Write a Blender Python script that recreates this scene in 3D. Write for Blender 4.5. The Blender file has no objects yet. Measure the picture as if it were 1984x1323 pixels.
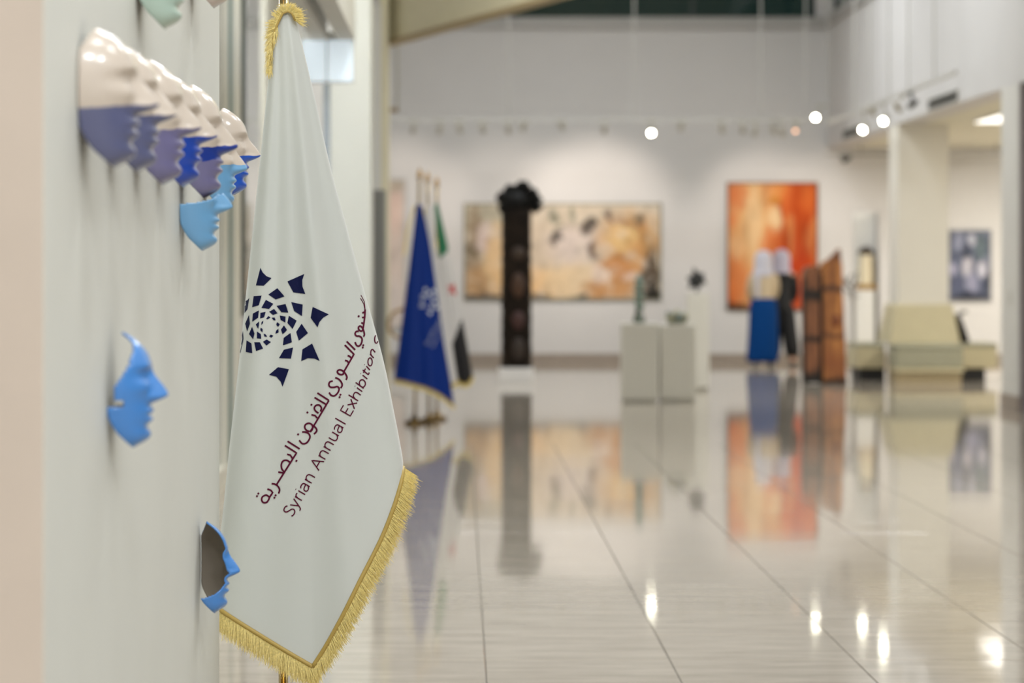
import bpy, bmesh, math, random
from mathutils import Vector, Matrix
from mathutils.bvhtree import BVHTree
random.seed(7)
R = math.radians
SC = bpy.context.scene
COL = SC.collection

# ------------------------------------------------------------------ camera, world, light
F, CX, CY, H = 5200.0, 890.0, 524.0, 1.3          # focal length in px, vanishing point, eye height
def W(x, y, Y):                                    # photo pixel + distance -> point in the hall
    return Vector(((x-CX)*Y/F, Y, H+(CY-y)*Y/F))
def XA(x, Y): return (x-CX)*Y/F
def ZA(y, Y): return H+(CY-y)*Y/F

cd = bpy.data.cameras.new('camera'); cam = bpy.data.objects.new('camera', cd); COL.objects.link(cam)
cam.location = (0, 0, H); cam.rotation_euler = (R(90), 0, 0)
cd.sensor_width = 36; cd.lens = 36*F/1984
cd.shift_x = (992-CX)/1984; cd.shift_y = -(661.5-CY)/1984
cd.dof.use_dof = True; cd.dof.focus_distance = 6.83; cd.dof.aperture_fstop = 3.1
cd.clip_end = 200
SC.camera = cam

wd = bpy.data.worlds.new('night'); SC.world = wd; wd.use_nodes = True
wd.node_tree.nodes['Background'].inputs[0].default_value = (0.010, 0.028, 0.026, 1)
wd.node_tree.nodes['Background'].inputs[1].default_value = 0.6
SC.view_settings.view_transform = 'Standard'; SC.view_settings.look = 'None'
SC.view_settings.gamma = 1; SC.view_settings.use_curve_mapping = False
SC.view_settings.exposure = 0.0
PANEL_W = 150.0       # each unseen panel added to light the hall
RECESS_W = 310.0
SPOT_W = 96.0

# ------------------------------------------------------------------ materials
def lin(c):
    return tuple(((v/255)/12.92 if v/255 <= .04045 else ((v/255+.055)/1.055)**2.4) for v in c)+(1,)
MC = {}
def mat(name, rgb, rough=.5, metal=0, spec=.5, var=0, scale=8, bump=0, bscale=40, coat=0, sheen=0, stretch=None, emit=0, trans=0):
    if name in MC: return MC[name]
    m = bpy.data.materials.new(name); m.use_nodes = True; nt = m.node_tree; N = nt.nodes; Lk = nt.links
    p = N['Principled BSDF']; c = lin(rgb)
    p.inputs['Base Color'].default_value = c; p.inputs['Roughness'].default_value = rough
    p.inputs['Metallic'].default_value = metal; p.inputs['Specular IOR Level'].default_value = spec
    p.inputs['Coat Weight'].default_value = coat; p.inputs['Coat Roughness'].default_value = .08
    p.inputs['Sheen Weight'].default_value = sheen; p.inputs['Transmission Weight'].default_value = trans
    if emit:
        p.inputs['Emission Color'].default_value = c; p.inputs['Emission Strength'].default_value = emit
    if var or bump:
        g = N.new('ShaderNodeNewGeometry'); mp = N.new('ShaderNodeMapping'); Lk.new(g.outputs['Position'], mp.inputs[0])
        if stretch: mp.inputs['Scale'].default_value = stretch
        if var:
            n = N.new('ShaderNodeTexNoise'); n.inputs['Scale'].default_value = scale; n.inputs['Detail'].default_value = 5
            Lk.new(mp.outputs[0], n.inputs[0])
            r = N.new('ShaderNodeValToRGB'); e = r.color_ramp.elements
            e[0].position = .3; e[1].position = .7
            e[0].color = tuple(max(0, v*(1-var)) for v in c[:3])+(1,); e[1].color = tuple(min(1, v*(1+var)) for v in c[:3])+(1,)
            Lk.new(n.outputs[0], r.inputs[0]); Lk.new(r.outputs[0], p.inputs['Base Color'])
        if bump:
            n2 = N.new('ShaderNodeTexNoise'); n2.inputs['Scale'].default_value = bscale; n2.inputs['Detail'].default_value = 3
            Lk.new(mp.outputs[0], n2.inputs[0])
            b = N.new('ShaderNodeBump'); b.inputs['Strength'].default_value = bump; b.inputs['Distance'].default_value = .01
            Lk.new(n2.outputs[0], b.inputs['Height']); Lk.new(b.outputs[0], p.inputs['Normal'])
    MC[name] = m
    return m

def node_mix(nt, fac, a, b):
    m = nt.nodes.new('ShaderNodeMix'); m.data_type = 'RGBA'
    for sock, v in ((m.inputs[0], fac), (m.inputs[6], a), (m.inputs[7], b)):
        if hasattr(v, 'links') or hasattr(v, 'is_linked'): nt.links.new(v, sock)
        else: sock.default_value = v
    return m.outputs[2]
def node_math(nt, op, a, b=None, c=None, clamp=False):
    m = nt.nodes.new('ShaderNodeMath'); m.operation = op; m.use_clamp = clamp
    for i, v in enumerate((a, b, c)):
        if v is None: continue
        if hasattr(v, 'is_linked'): nt.links.new(v, m.inputs[i])
        else: m.inputs[i].default_value = v
    return m.outputs[0]

def floor_mat(name, joints):
    m = bpy.data.materials.new(name); m.use_nodes = True; nt = m.node_tree; N = nt.nodes; Lk = nt.links
    p = N['Principled BSDF']; p.inputs['Roughness'].default_value = .05; p.inputs['Specular IOR Level'].default_value = .30
    g = N.new('ShaderNodeNewGeometry')
    mp = N.new('ShaderNodeMapping'); mp.inputs['Scale'].default_value = (.35, 1.5, 1); Lk.new(g.outputs['Position'], mp.inputs[0])
    n = N.new('ShaderNodeTexNoise'); n.inputs['Scale'].default_value = 7; n.inputs['Detail'].default_value = 8; n.inputs['Roughness'].default_value = .65
    Lk.new(mp.outputs[0], n.inputs[0])
    r = N.new('ShaderNodeValToRGB'); e = r.color_ramp.elements
    e[0].position = .3; e[0].color = lin((152, 142, 128)); e[1].position = .72; e[1].color = lin((178, 169, 155))
    Lk.new(n.outputs[0], r.inputs[0]); col = r.outputs[0]
    if joints:
        sp = N.new('ShaderNodeSeparateXYZ'); Lk.new(g.outputs['Position'], sp.inputs[0])
        fs = []
        for ax, off in ((0, JX), (1, JY)):
            a = node_math(nt, 'SUBTRACT', sp.outputs[ax], off); a = node_math(nt, 'DIVIDE', a, TS)
            a = node_math(nt, 'FRACT', a); a = node_math(nt, 'SUBTRACT', a, .5); a = node_math(nt, 'ABSOLUTE', a)
            fs.append(node_math(nt, 'GREATER_THAN', a, .5-.0045))
        f = node_math(nt, 'MAXIMUM', fs[0], fs[1]); f = node_math(nt, 'MULTIPLY', f, .45)
        col = node_mix(nt, f, col, lin((120, 112, 100)))
    Lk.new(col, p.inputs['Base Color'])
    n2 = N.new('ShaderNodeTexNoise'); n2.inputs['Scale'].default_value = 2.4; n2.inputs['Detail'].default_value = 2
    mp2 = N.new('ShaderNodeMapping'); mp2.inputs['Scale'].default_value = (.7, 1.1, 1); Lk.new(g.outputs['Position'], mp2.inputs[0]); Lk.new(mp2.outputs[0], n2.inputs[0])
    b = N.new('ShaderNodeBump'); b.inputs['Strength'].default_value = .08; b.inputs['Distance'].default_value = .004
    Lk.new(n2.outputs[0], b.inputs['Height']); Lk.new(b.outputs[0], p.inputs['Normal'])
    return m

def canvas_mat(name, base, blobs, w, h, warp=.12, nscale=3.0, vert=1.0, light=(226, 208, 178), mott=.4):
    """paint: blobs (u, v, ru, rv, rgb, strength) softly laid on a base in canvas space, warped by noise. Object coords centred on canvas."""
    m = bpy.data.materials.new(name); m.use_nodes = True; nt = m.node_tree; N = nt.nodes; Lk = nt.links
    p = N['Principled BSDF']; p.inputs['Roughness'].default_value = .7; p.inputs['Specular IOR Level'].default_value = .2
    tc = N.new('ShaderNodeTexCoord')
    n = N.new('ShaderNodeTexNoise'); n.inputs['Scale'].default_value = nscale; n.inputs['Detail'].default_value = 6; n.inputs['Roughness'].default_value = .6
    mp = N.new('ShaderNodeMapping'); mp.inputs['Scale'].default_value = (1, 1, vert); Lk.new(tc.outputs['Object'], mp.inputs[0]); Lk.new(mp.outputs[0], n.inputs[0])
    va = N.new('ShaderNodeVectorMath'); va.operation = 'SUBTRACT'; Lk.new(n.outputs['Color'], va.inputs[0]); va.inputs[1].default_value = (.5, .5, .5)
    vs = N.new('ShaderNodeVectorMath'); vs.operation = 'SCALE'; Lk.new(va.outputs[0], vs.inputs[0]); vs.inputs['Scale'].default_value = warp*2
    vd = N.new('ShaderNodeVectorMath'); vd.operation = 'ADD'; Lk.new(tc.outputs['Object'], vd.inputs[0]); Lk.new(vs.outputs[0], vd.inputs[1])
    sp = N.new('ShaderNodeSeparateXYZ'); Lk.new(vd.outputs[0], sp.inputs[0])
    col = lin(base)
    for (u, v, ru, rv, rgb, st) in blobs:
        dx = node_math(nt, 'MULTIPLY_ADD', sp.outputs[0], 1/(ru*w), -(u-.5)/ru)
        dz = node_math(nt, 'MULTIPLY_ADD', sp.outputs[2], 1/(rv*h), -(.5-v)/rv)
        d = node_math(nt, 'ADD', node_math(nt, 'MULTIPLY', dx, dx), node_math(nt, 'MULTIPLY', dz, dz))
        f = node_math(nt, 'MULTIPLY_ADD', d, -st*.9, st*1.25, clamp=True)
        f = node_math(nt, 'MINIMUM', f, st)
        col = node_mix(nt, f, col, lin(rgb))
    n4 = N.new('ShaderNodeTexNoise'); n4.inputs['Scale'].default_value = 5.5; n4.inputs['Detail'].default_value = 5; n4.inputs['Distortion'].default_value = .8
    Lk.new(mp.outputs[0], n4.inputs[0])
    f4 = node_math(nt, 'MULTIPLY', node_math(nt, 'MULTIPLY_ADD', n4.outputs[0], 5, -2.6, clamp=True), mott)
    col = node_mix(nt, f4, col, lin(light))
    n3 = N.new('ShaderNodeTexNoise'); n3.inputs['Scale'].default_value = 7; n3.inputs['Detail'].default_value = 8
    Lk.new(mp.outputs[0], n3.inputs[0])
    f3 = node_math(nt, 'MULTIPLY_ADD', n3.outputs[0], 3.2, -1.55, clamp=True)
    f3 = node_math(nt, 'MULTIPLY', f3, .7)
    dark = node_mix(nt, .55, col, (0.02, .015, .01, 1))
    Lk.new(node_mix(nt, f3, col, dark), p.inputs['Base Color'])
    return m

# ------------------------------------------------------------------ mesh helpers
class MB:
    def __init__(s): s.v = []; s.f = []; s.mi = []
    def quad(s, a, b, c, d, m=0):
        i = len(s.v); s.v += [Vector(a), Vector(b), Vector(c), Vector(d)]; s.f.append((i, i+1, i+2, i+3)); s.mi.append(m)
    def box(s, x0, x1, y0, y1, z0, z1, m=0):
        i = len(s.v)
        s.v += [Vector((x, y, z)) for z in (z0, z1) for y in (y0, y1) for x in (x0, x1)]
        for q in ((0, 2, 3, 1), (4, 5, 7, 6), (0, 1, 5, 4), (2, 6, 7, 3), (0, 4, 6, 2), (1, 3, 7, 5)):
            s.f.append(tuple(i+k for k in q)); s.mi.append(m)
        return s
    def rings(s, rings, closed=True, cap=True, m=0):
        i = len(s.v); n = len(rings[0])
        for r in rings: s.v += [Vector(p) for p in r]
        for k in range(len(rings)-1):
            for j in range(n if closed else n-1):
                a = i+k*n+j; b = i+k*n+(j+1) % n
                s.f.append((a, b, b+n, a+n)); s.mi.append(m)
        if cap and closed:
            s.f.append(tuple(i+j for j in range(n))[::-1]); s.mi.append(m)
            s.f.append(tuple(i+(len(rings)-1)*n+j for j in range(n))); s.mi.append(m)
        return s
    def tube(s, pts, r, n=10, m=0):
        pts = [Vector(p) for p in pts]; rr = r if isinstance(r, (list, tuple)) else [r]*len(pts)
        rings = []; prev = None
        for k, p in enumerate(pts):
            t = (pts[min(k+1, len(pts)-1)]-pts[max(k-1, 0)]).normalized()
            up = Vector((0, 0, 1)) if abs(t.z) < .95 else Vector((1, 0, 0))
            if prev is not None: up = prev
            a = t.cross(up).normalized(); b = a.cross(t).normalized(); prev = b
            rings.append([p+(a*math.cos(q)+b*math.sin(q))*rr[k] for q in (2*math.pi*j/n for j in range(n))])
        return s.rings(rings, m=m)
    def lathe(s, prof, c=(0, 0, 0), n=24, m=0, sx=1, sy=1):
        c = Vector(c)
        return s.rings([[c+Vector((r*sx*math.cos(2*math.pi*j/n), r*sy*math.sin(2*math.pi*j/n), z)) for j in range(n)] for r, z in prof], m=m)
    def prism(s, poly, y0, y1, m=0):               # polygon in (x,z) extruded along y
        return s.rings([[(x, y0, z) for x, z in poly], [(x, y1, z) for x, z in poly]], m=m)
    def ball(s, c, rx, ry, rz, n=12, k=8, m=0):
        prof = [(max(.001, math.sin(math.pi*i/k)), -math.cos(math.pi*i/k)) for i in range(k+1)]
        c = Vector(c)
        return s.rings([[c+Vector((r*rx*math.cos(2*math.pi*j/n), r*ry*math.sin(2*math.pi*j/n), z*rz)) for j in range(n)] for r, z in prof], m=m)

def obj(name, mb, mats, parent=None, smooth=False, bevel=0, subsurf=0, loc=None, kind=None, label=None):
    """link mb (world coordinates) as one mesh object; origin at parent's origin or at loc"""
    o0 = Vector(parent['_w']) if parent is not None else Vector(loc or (0, 0, 0))
    if loc is not None: o0 = Vector(loc)
    me = bpy.data.meshes.new(name)
    me.from_pydata([v-o0 for v in mb.v], [], mb.f)
    mats = mats if isinstance(mats, (list, tuple)) else [mats]
    for q in mats: me.materials.append(q)
    me.polygons.foreach_set('material_index', mb.mi)
    bm = bmesh.new(); bm.from_mesh(me); bmesh.ops.recalc_face_normals(bm, faces=bm.faces); bm.to_mesh(me); bm.free()
    if smooth:
        me.shade_smooth()
    o = bpy.data.objects.new(name, me); COL.objects.link(o)
    if parent is not None:
        o.parent = parent; o.location = o0-Vector(parent['_w'])
    else: o.location = o0
    o['_w'] = list(o0)
    if bevel:
        b = o.modifiers.new('bevel', 'BEVEL'); b.width = bevel; b.segments = 2; b.limit_method = 'ANGLE'; b.angle_limit = R(40)
    if subsurf:
        q = o.modifiers.new('sub', 'SUBSURF'); q.levels = subsurf; q.render_levels = subsurf
    if kind: o['kind'] = kind
    if label: o['label'] = label
    return o
def tag(o, label, cat, group=None):
    o['label'] = label; o['category'] = cat
    if group: o['group'] = group
    return o
def thing(name, loc, label, cat, group=None):
    o = bpy.data.objects.new(name, None); COL.objects.link(o); o.location = loc; o['_w'] = list(loc); o.empty_display_size = .1
    return tag(o, label, cat, group)
def struct(name, mb, mats, parent=None, **k):
    o = obj(name, mb, mats, parent, **k)
    if parent is None: o['kind'] = 'structure'
    return o
def smooth_angle(o, a=40):
    o.data.shade_smooth()
    try: o.data.set_sharp_from_angle(angle=R(a))
    except Exception: pass
    return o

# ------------------------------------------------------------------ palette
white = mat('white_paint', (214, 212, 206), .6, var=.02, scale=3)
wallp = mat('gallery_wall_paint', (205, 203, 201), .7, var=.015, scale=2)
panelm = mat('panel_paint', (222, 222, 214), .55, var=.02, scale=2.5)
beige = mat('panel_end_beige', (216, 200, 184), .6, var=.03, scale=4)
tan = mat('tan_paint', (228, 220, 190), .6, var=.03)
brass = mat('brass', (190, 150, 80), .22, metal=1)
steel = mat('polished_steel', (205, 205, 200), .16, metal=1)
gold = mat('gold_thread', (230, 208, 128), .5, var=.22, scale=220, sheen=.3)
black = mat('black_matte', (18, 18, 19), .5)
grey = mat('grey_metal', (165, 163, 158), .45)
skirting = mat('skirting_stone', (150, 138, 126), .4, var=.06)
glass = mat('glass', (254, 255, 254), .0, trans=1, spec=.5)
nightglass = mat('clerestory_glass', (190, 215, 208), .0, trans=1, spec=.5)

# ------------------------------------------------------------------ setting: floor
TS, JX, JY = .6166, .0862, 8.966
YW = 38.0                                            # back wall
fm = floor_mat('polished_tile_floor', True); tm = floor_mat('polished_tile', False)
grout = mat('grout', (98, 92, 82), .8)
x0, x1 = JX-5*TS, JX+8*TS; y0, y1 = JY-2*TS, JY+18*TS
fb = MB()
fb.quad((-6, y1, 0), (12, y1, 0), (12, 40, 0), (-6, 40, 0))
fb.quad((-6, -5, 0), (12, -5, 0), (12, y0, 0), (-6, y0, 0))
fb.quad((-6, y0, 0), (x0, y0, 0), (x0, y1, 0), (-6, y1, 0))
fb.quad((x1, y0, 0), (12, y0, 0), (12, y1, 0), (x1, y1, 0))
fb.quad((x0, y0, -.004), (x1, y0, -.004), (x1, y1, -.004), (x0, y1, -.004), 1)
floor = struct('floor', fb, [fm, grout])
tb = MB(); g = .0021; hw = TS/2-g
tb.rings([[(-hw, -hw, -.004), (hw, -hw, -.004), (hw, hw, -.004), (-hw, hw, -.004)],
          [(-hw, -hw, -.0008), (hw, -hw, -.0008), (hw, hw, -.0008), (-hw, hw, -.0008)],
          [(-hw+.0012, -hw+.0012, 0), (hw-.0012, -hw+.0012, 0), (hw-.0012, hw-.0012, 0), (-hw+.0012, hw-.0012, 0)]])
tile0 = obj('tile', tb, tm); first = True
for i in range(13):
    for j in range(20):
        t = tile0 if first else tile0.copy()
        if not first: COL.objects.link(t)
        first = False
        t.parent = floor; t.location = (x0+(i+.5)*TS, y0+(j+.5)*TS, 0)
        t.rotation_euler = (random.gauss(0, .0005), random.gauss(0, .0004), 0)

# ------------------------------------------------------------------ setting: walls, ceiling
CZ = 6.6
LEDGE = ZA(36, YW)                                   # foot of the clerestory
XR = 5.2                                             # hall side of the right arcade
SOF = 3.04                                           # soffit under the right gallery
w = MB(); w.box(-6, 12, YW, YW+.3, 0, LEDGE); w.box(-6, XA(925, YW), YW, YW+.3, LEDGE, CZ); w.box(XA(1580, YW), 12, YW, YW+.3, LEDGE, CZ)
w.box(XA(925, YW), XA(1580, YW), YW, YW+.3, 6.1, CZ)
back = struct('wall_back', w, wallp)
tr = MB(); tr.box(-3, XR, YW-.09, YW, LEDGE-.14, LEDGE-.02); tr.box(-3, XR, YW-.12, YW, LEDGE-.02, LEDGE+.01)
struct('trim_1', tr, mat('ledge_grey', (172, 170, 166), .5))
bb = MB(); bb.box(-6, 12, YW-.02, YW, 0, .125); struct('baseboard_back', bb, skirting)
# clerestory window in the back wall
wx0, wx1 = XA(925, YW), XA(1580, YW)
wf = MB(); fz0, fz1 = LEDGE, 6.1
wf.box(wx0, wx1, YW+.05, YW+.12, fz0, fz0+.03); wf.box(wx0, wx1, YW+.05, YW+.12, fz1-.05, fz1)
for xx in (wx0, XA(1340, YW), XA(1440, YW)*0+wx1-.05): wf.box(xx, xx+.05, YW+.05, YW+.12, fz0, fz1)
win = struct('window_1', wf, mat('dark_frame', (40, 48, 46), .5))
edges = [wx0+.05, XA(1340, YW), wx1-.05]
for a, b in zip(edges[:-1], edges[1:]):
    obj('pane', MB().box(a+.02, b, YW+.08, YW+.09, fz0+.03, fz1-.05), nightglass, win)
# right upper wall with its own clerestory, soffit and gallery behind the arcade
rw = MB(); rw.box(XR, XR+.3, -5, YW, SOF, LEDGE); rw.box(XR, XR+.3, -5, YW, 6.1, CZ); rw.box(XR, XR+.3, 37.6, YW, LEDGE, 6.1)
rw.box(XR, XR+.3, -5, 24.0, LEDGE, 6.1)
struct('wall_right', rw, wallp)
wf = MB(); wf.box(XR+.05, XR+.12, 24, 37.6, LEDGE, LEDGE+.05); wf.box(XR+.05, XR+.12, 24, 37.6, 6.05, 6.1)
for yy in (24, 28.5, 33, 37.55): wf.box(XR+.05, XR+.12, yy, yy+.05, LEDGE, 6.1)
win2 = struct('window_2', wf, MC['dark_frame'])
for yy in (24, 28.5, 33): obj('pane', MB().box(XR+.08, XR+.09, yy+.06, yy+4.5, LEDGE+.05, 6.05), nightglass, win2)
tr = MB(); tr.box(XR-.05, XR, 20, YW-.09, LEDGE-.14, LEDGE+.01); struct('trim_2', tr, MC['ledge_grey'])
sf = MB(); sf.box(XR+.3, 10, -5, YW, SOF, SOF+.1)
struct('ceiling_gallery', sf, mat('gallery_ceiling', (222, 218, 198), .7))
g2 = MB(); g2.box(10, 10.2, -5, YW, 0, SOF+.1); struct('wall_gallery', g2, wallp)
cl = MB(); cl.box(-6, XR+.3, -5, YW, CZ, CZ+.15); struct('ceiling', cl, white)
rr = MB(); rr.box(-6, 12, -5.2, -5, 0, CZ); struct('wall_rear', rr, wallp)
ll = MB(); ll.box(-6.2, -6, -5, YW, 0, CZ); struct('wall_left', ll, white)
# arcade columns
colm = mat('column_cream', (226, 222, 211), .55, var=.015, scale=2)
def column(ya, yb, xa, xb, n):
    c = struct('wall_column_%d' % n, MB().box(xa, xb, ya, yb, 0, SOF), [colm if n == 1 else white])
    obj('skirting', MB().box(xa-.012, xb+.012, ya-.012, yb+.012, 0, .13), skirting, c)
    return c
column(31.8, 32.5, XR, XA(1838, 31.8), 1)
column(24.95, 25.75, XR, XR+.55, 2)
# flat mauve grey panel across the front of the near column
d = struct('door_1', MB().box(XR+.01, XR+1.1, 24.87, 24.92, 0, SOF), mat('mauve_grey_panel', (134, 124, 128), .5))
# ------------------------------------------------------------------ setting: left side
# glazed partition along X=-1.45, then a white wall, a pillar, a grey door and a tan pier
PX = -1.45
sp = MB(); sp.box(PX-.15, PX, 20.0, YW, 0, CZ); struct('wall_left_hall', sp, white)
pf = MB()
frame_w = mat('cream_frame', (226, 222, 208), .4)
pf.box(PX-.04, PX+.04, 16.95, 17.32, .12, 3.6)
pf.box(PX-.04, PX+.04, 14.4, 20, 3.55, 3.7); pf.box(PX-.04, PX+.04, 14.4, 20, 0, .12)
pf.box(PX-.04, PX+.04, 16.25, 16.4, .12, 3.6); pf.box(PX-.03, PX+.03, 19.75, 19.9, .12, 3.6)
part = struct('window_3', pf, frame_w)
obj('gasket', MB().box(PX-.03, PX+.05, 17.38, 17.62, 1.0, 3.55), mat('dark_green_gasket', (24, 40, 34), .4), part)
obj('gasket', MB().box(PX-.03, PX+.05, 16.45, 16.56, .12, 3.55), mat('green_gasket', (96, 124, 118), .3), part)
for a, b in ((14.45, 16.25), (16.57, 16.95), (17.63, 19.75)):
    obj('pane', MB().box(PX-.006, PX+.006, a, b, .12, 3.55), glass, part)
struct('wall_side_room', MB().box(-3.3, -3.2, 8, YW, 0, CZ), mat('side_room_wall', (206, 210, 204), .7))
up = MB(); up.box(PX-.15, PX, 14.3, 20, 3.7, CZ); struct('wall_left_upper', up, white)
# pillar and door group
pl = MB(); pl.box(XA(640, 20), XA(719, 20), 20, 20.5, 0, CZ); struct('wall_pillar', pl, panelm, bevel=.01)
pst = MB(); pst.box(XA(626, 19.6), XA(639, 19.6), 19.6, 19.66, 0, ZA(150, 19.6)); struct('trim_3', pst, mat('bluish_steel', (196, 206, 216), .2, metal=.8))
dr = struct('door_2', MB().box(XA(719, 23.3), XA(742, 23.3), 23.3, 23.36, 0, 2.0), mat('grey_door', (122, 121, 116), .45))
obj('door_edge', MB().box(XA(742, 23.3), XA(747, 23.3), 23.3, 23.38, 0, 2.0), mat('grey_door_edge', (150, 148, 138), .5), dr)
struct('wall_over_door', MB().box(XA(700, 23.3), XA(738, 23.3), 23.3, 23.4, 2.0, 3.6), white)
pier = MB(); pier.box(XA(735, 24), XA(752, 24), 24, 24.5, 0, CZ); struct('wall_pier', pier, tan, bevel=.01)
# tan bulkhead beam running diagonally across under the ceiling
bz = ZA(77, 24.2); A = Vector((XA(760, 24.2), 24.2, 0)); B = Vector((XA(1044, 20.4)+1.9, 20.4-5.6, 0))
dirv = (B-A).normalized(); nv = Vector((dirv.y, -dirv.x, 0)); A = A-dirv*.35
bm_ = MB(); th = nv*-.12
bm_.rings([[A+Vector((0, 0, bz)), A+th+Vector((0, 0, bz)), A+th+Vector((0, 0, CZ)), A+Vector((0, 0, CZ))],
           [B+Vector((0, 0, bz)), B+th+Vector((0, 0, bz)), B+th+Vector((0, 0, CZ)), B+Vector((0, 0, CZ))]])
struct('wall_bulkhead', bm_, tan)
lip = MB(); q = -nv*.03
if nv.y > 0: pass
lip.rings([[A+nv*.03+Vector((0, 0, bz-.03)), A+th+Vector((0, 0, bz-.03)), A+th+Vector((0, 0, bz)), A+nv*.03+Vector((0, 0, bz))],
           [B+nv*.03+Vector((0, 0, bz-.03)), B+th+Vector((0, 0, bz-.03)), B+th+Vector((0, 0, bz)), B+nv*.03+Vector((0, 0, bz))]])
struct('trim_4', lip, mat('tan_edge', (176, 158, 120), .6))
# two white ceiling beams and a glowing panel on the left
for k, (xa, xb) in enumerate(((604, 634), (655, 688))):
    b = MB(); b.box(XA(xa, 18.4), XA(xb, 18.4), 11, 18.4, ZA(78, 18.4), ZA(78, 18.4)+.5)
    struct('ceiling_beam_%d' % (k+1), b, white)
lb = thing('backlit_panel', W(638, 160, 18.6), 'pale blue backlit panel below the white ceiling beams', 'light panel')
obj('frame', MB().box(XA(585, 18.6), XA(688, 18.6), 18.4, 18.46, ZA(164, 18.6), ZA(66, 18.6)), white, lb)
for xa, xb in ((588, 632), (637, 684)):
    obj('lit_face', MB().box(XA(xa, 18.5), XA(xb, 18.5), 18.385, 18.4, ZA(160, 18.5), ZA(78.5, 18.4)), mat('panel_glow', (214, 226, 236), .4, emit=.55), lb)  # pale blue glow is emission set on the face itself

# foreground display panel with its beige end
PXW = -.598; PY0, PY1 = .598*F/(CX-85), 6.69
pn = MB(); pn.box(-1.25, PXW, PY0, PY1, 0, 3.2)
pn.mi = [1 if k == 2 else 0 for k in range(6)]
struct('wall_display_panel', pn, [panelm, beige], bevel=.002)

# ------------------------------------------------------------------ ceiling lamps (hall and side room panels are unseen, added for light)
dif = mat('diffuser', (255, 250, 240), .4, emit=2.0)
def lamp(name, kind, parent, loc, power, color, size=None, size_y=None, rot=(0, 0, 0), spot=None, blend=.5, rad=.05):
    l = bpy.data.lights.new(name, kind); l.energy = power; l.color = color
    if kind == 'AREA': l.shape = 'RECTANGLE'; l.size = size; l.size_y = size_y
    if kind == 'SPOT': l.spot_size = spot; l.spot_blend = blend; l.shadow_soft_size = rad
    o = bpy.data.objects.new(name, l); COL.objects.link(o); o.parent = parent
    o.location = Vector(loc)-Vector(parent['_w']); o.rotation_euler = rot
    return o
n = 0
for xx, yy, pw in [(x_, y_, p_) for y_, p_ in ((-1.5, 1.9), (3.5, .52), (9.5, .82), (15.5, 1.3), (26.5, .72), (32.0, .84)) for x_ in (.6, 2.9)]+[(-.55, 18.6, .45)]:  # unseen panels, each power set to light its stretch of hall
    if 1:
        n += 1
        t = thing('ceiling_light', (xx, yy, CZ-.08), 'square white ceiling light panel in the hall ceiling', 'ceiling light', 'hall ceiling panels')
        obj('frame', MB().box(xx-.65, xx+.65, yy-.65, yy+.65, CZ-.05, CZ), white, t)
        obj('diffuser', MB().box(xx-.6, xx+.6, yy-.6, yy+.6, CZ-.06, CZ-.05), dif, t)
        lamp('panel_lamp', 'AREA', t, (xx, yy, CZ-.075), PANEL_W*pw, (.91, .955, 1), 1.2, 1.2)
for xx, yy, pw in ((6.1, 30.0, .015), (8.0, 26.5, .75), (8.0, 34.8, .75)):  # first strip is visible; the other two are unseen, added to light the gallery
    t = thing('linear_light', (xx, yy, SOF-.05), 'long white strip light under the gallery soffit', 'ceiling light', 'gallery strip lights')
    obj('housing', MB().box(xx-.17, xx+.17, yy-1.0, yy+1.0, SOF-.03, SOF-.001), white, t)
    obj('diffuser', MB().box(xx-.15, xx+.15, yy-.97, yy+.97, SOF-.04, SOF-.03), dif, t)
    lamp('strip_lamp', 'AREA', t, (xx, yy, SOF-.055), RECESS_W*pw, (1, .95, .86), .28, 1.9)
for yy in (10, 18, 26, 33):  # unseen lights added to brighten the room behind the glass
    t = thing('ceiling_light', (-2.3, yy, 3.9), 'white ceiling light hanging in the side room behind glass', 'ceiling light', 'side room lights')
    obj('frame', MB().box(-2.7, -1.9, yy-.4, yy+.4, 3.9, 3.95), white, t)
    obj('diffuser', MB().box(-2.66, -1.94, yy-.36, yy+.36, 3.89, 3.9), dif, t)
    obj('cable', MB().tube([(-2.3, yy, 3.95), (-2.3, yy, CZ)], .006, 6), grey, t)
    lamp('panel_lamp', 'AREA', t, (-2.3, yy, 3.88), 95, (.95, .98, 1), .7, .7)

# ------------------------------------------------------------------ track lighting
trk = mat('track_white', (188, 186, 180), .5)
headm = mat('lamp_body_grey', (176, 172, 160), .4); headd = mat('lamp_body_black', (34, 36, 30), .4)
lens_on = mat('lamp_lens_lit', (255, 250, 225), .3, emit=55); lens_dim = mat('lamp_lens_warm', (255, 190, 150), .3, emit=3.2); lens_off = mat('lamp_lens_off', (120, 118, 110), .2)
TY, TZ = 36.0, ZA(234, 36.0)
t = thing('lighting_track', (XA(760, TY), TY, TZ), 'long white lighting track in front of the back wall', 'track')
obj('rail', MB().box(XA(755, TY), XA(1607, TY), TY-.018, TY+.018, TZ, TZ+.035), trk, t)
for px in (985, 1229, 1474, 1561, 1604):
    obj('suspension_rod', MB().tube([(XA(px, TY), TY, TZ+.035), (XA(px, TY), TY, CZ)], .011, 8), trk, t)
RX = 4.9; RZ = 3.24
t2 = thing('lighting_track', (RX, 30, RZ), 'white lighting track hung along the right upper wall', 'track')
obj('rail', MB().box(RX-.018, RX+.018, 26.5, 35.6, RZ, RZ+.035), trk, t2)
for px in (1655, 1685, 1722, 1760, 1810):
    yy = RX*F/(px-CX)
    obj('suspension_rod', MB().tube([(RX, yy, RZ+.035), (RX, yy, CZ)], .010, 8), trk, t2)
t3 = thing('lighting_track', (5.4, 36.8, ZA(300, 36.8)), 'grey lighting track under the gallery soffit at the back wall', 'track')
obj('rail', MB().box(XA(1600, 36.8), XA(1960, 36.8), 36.78, 36.82, ZA(302, 36.8), ZA(297, 36.8)), grey, t3)
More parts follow.
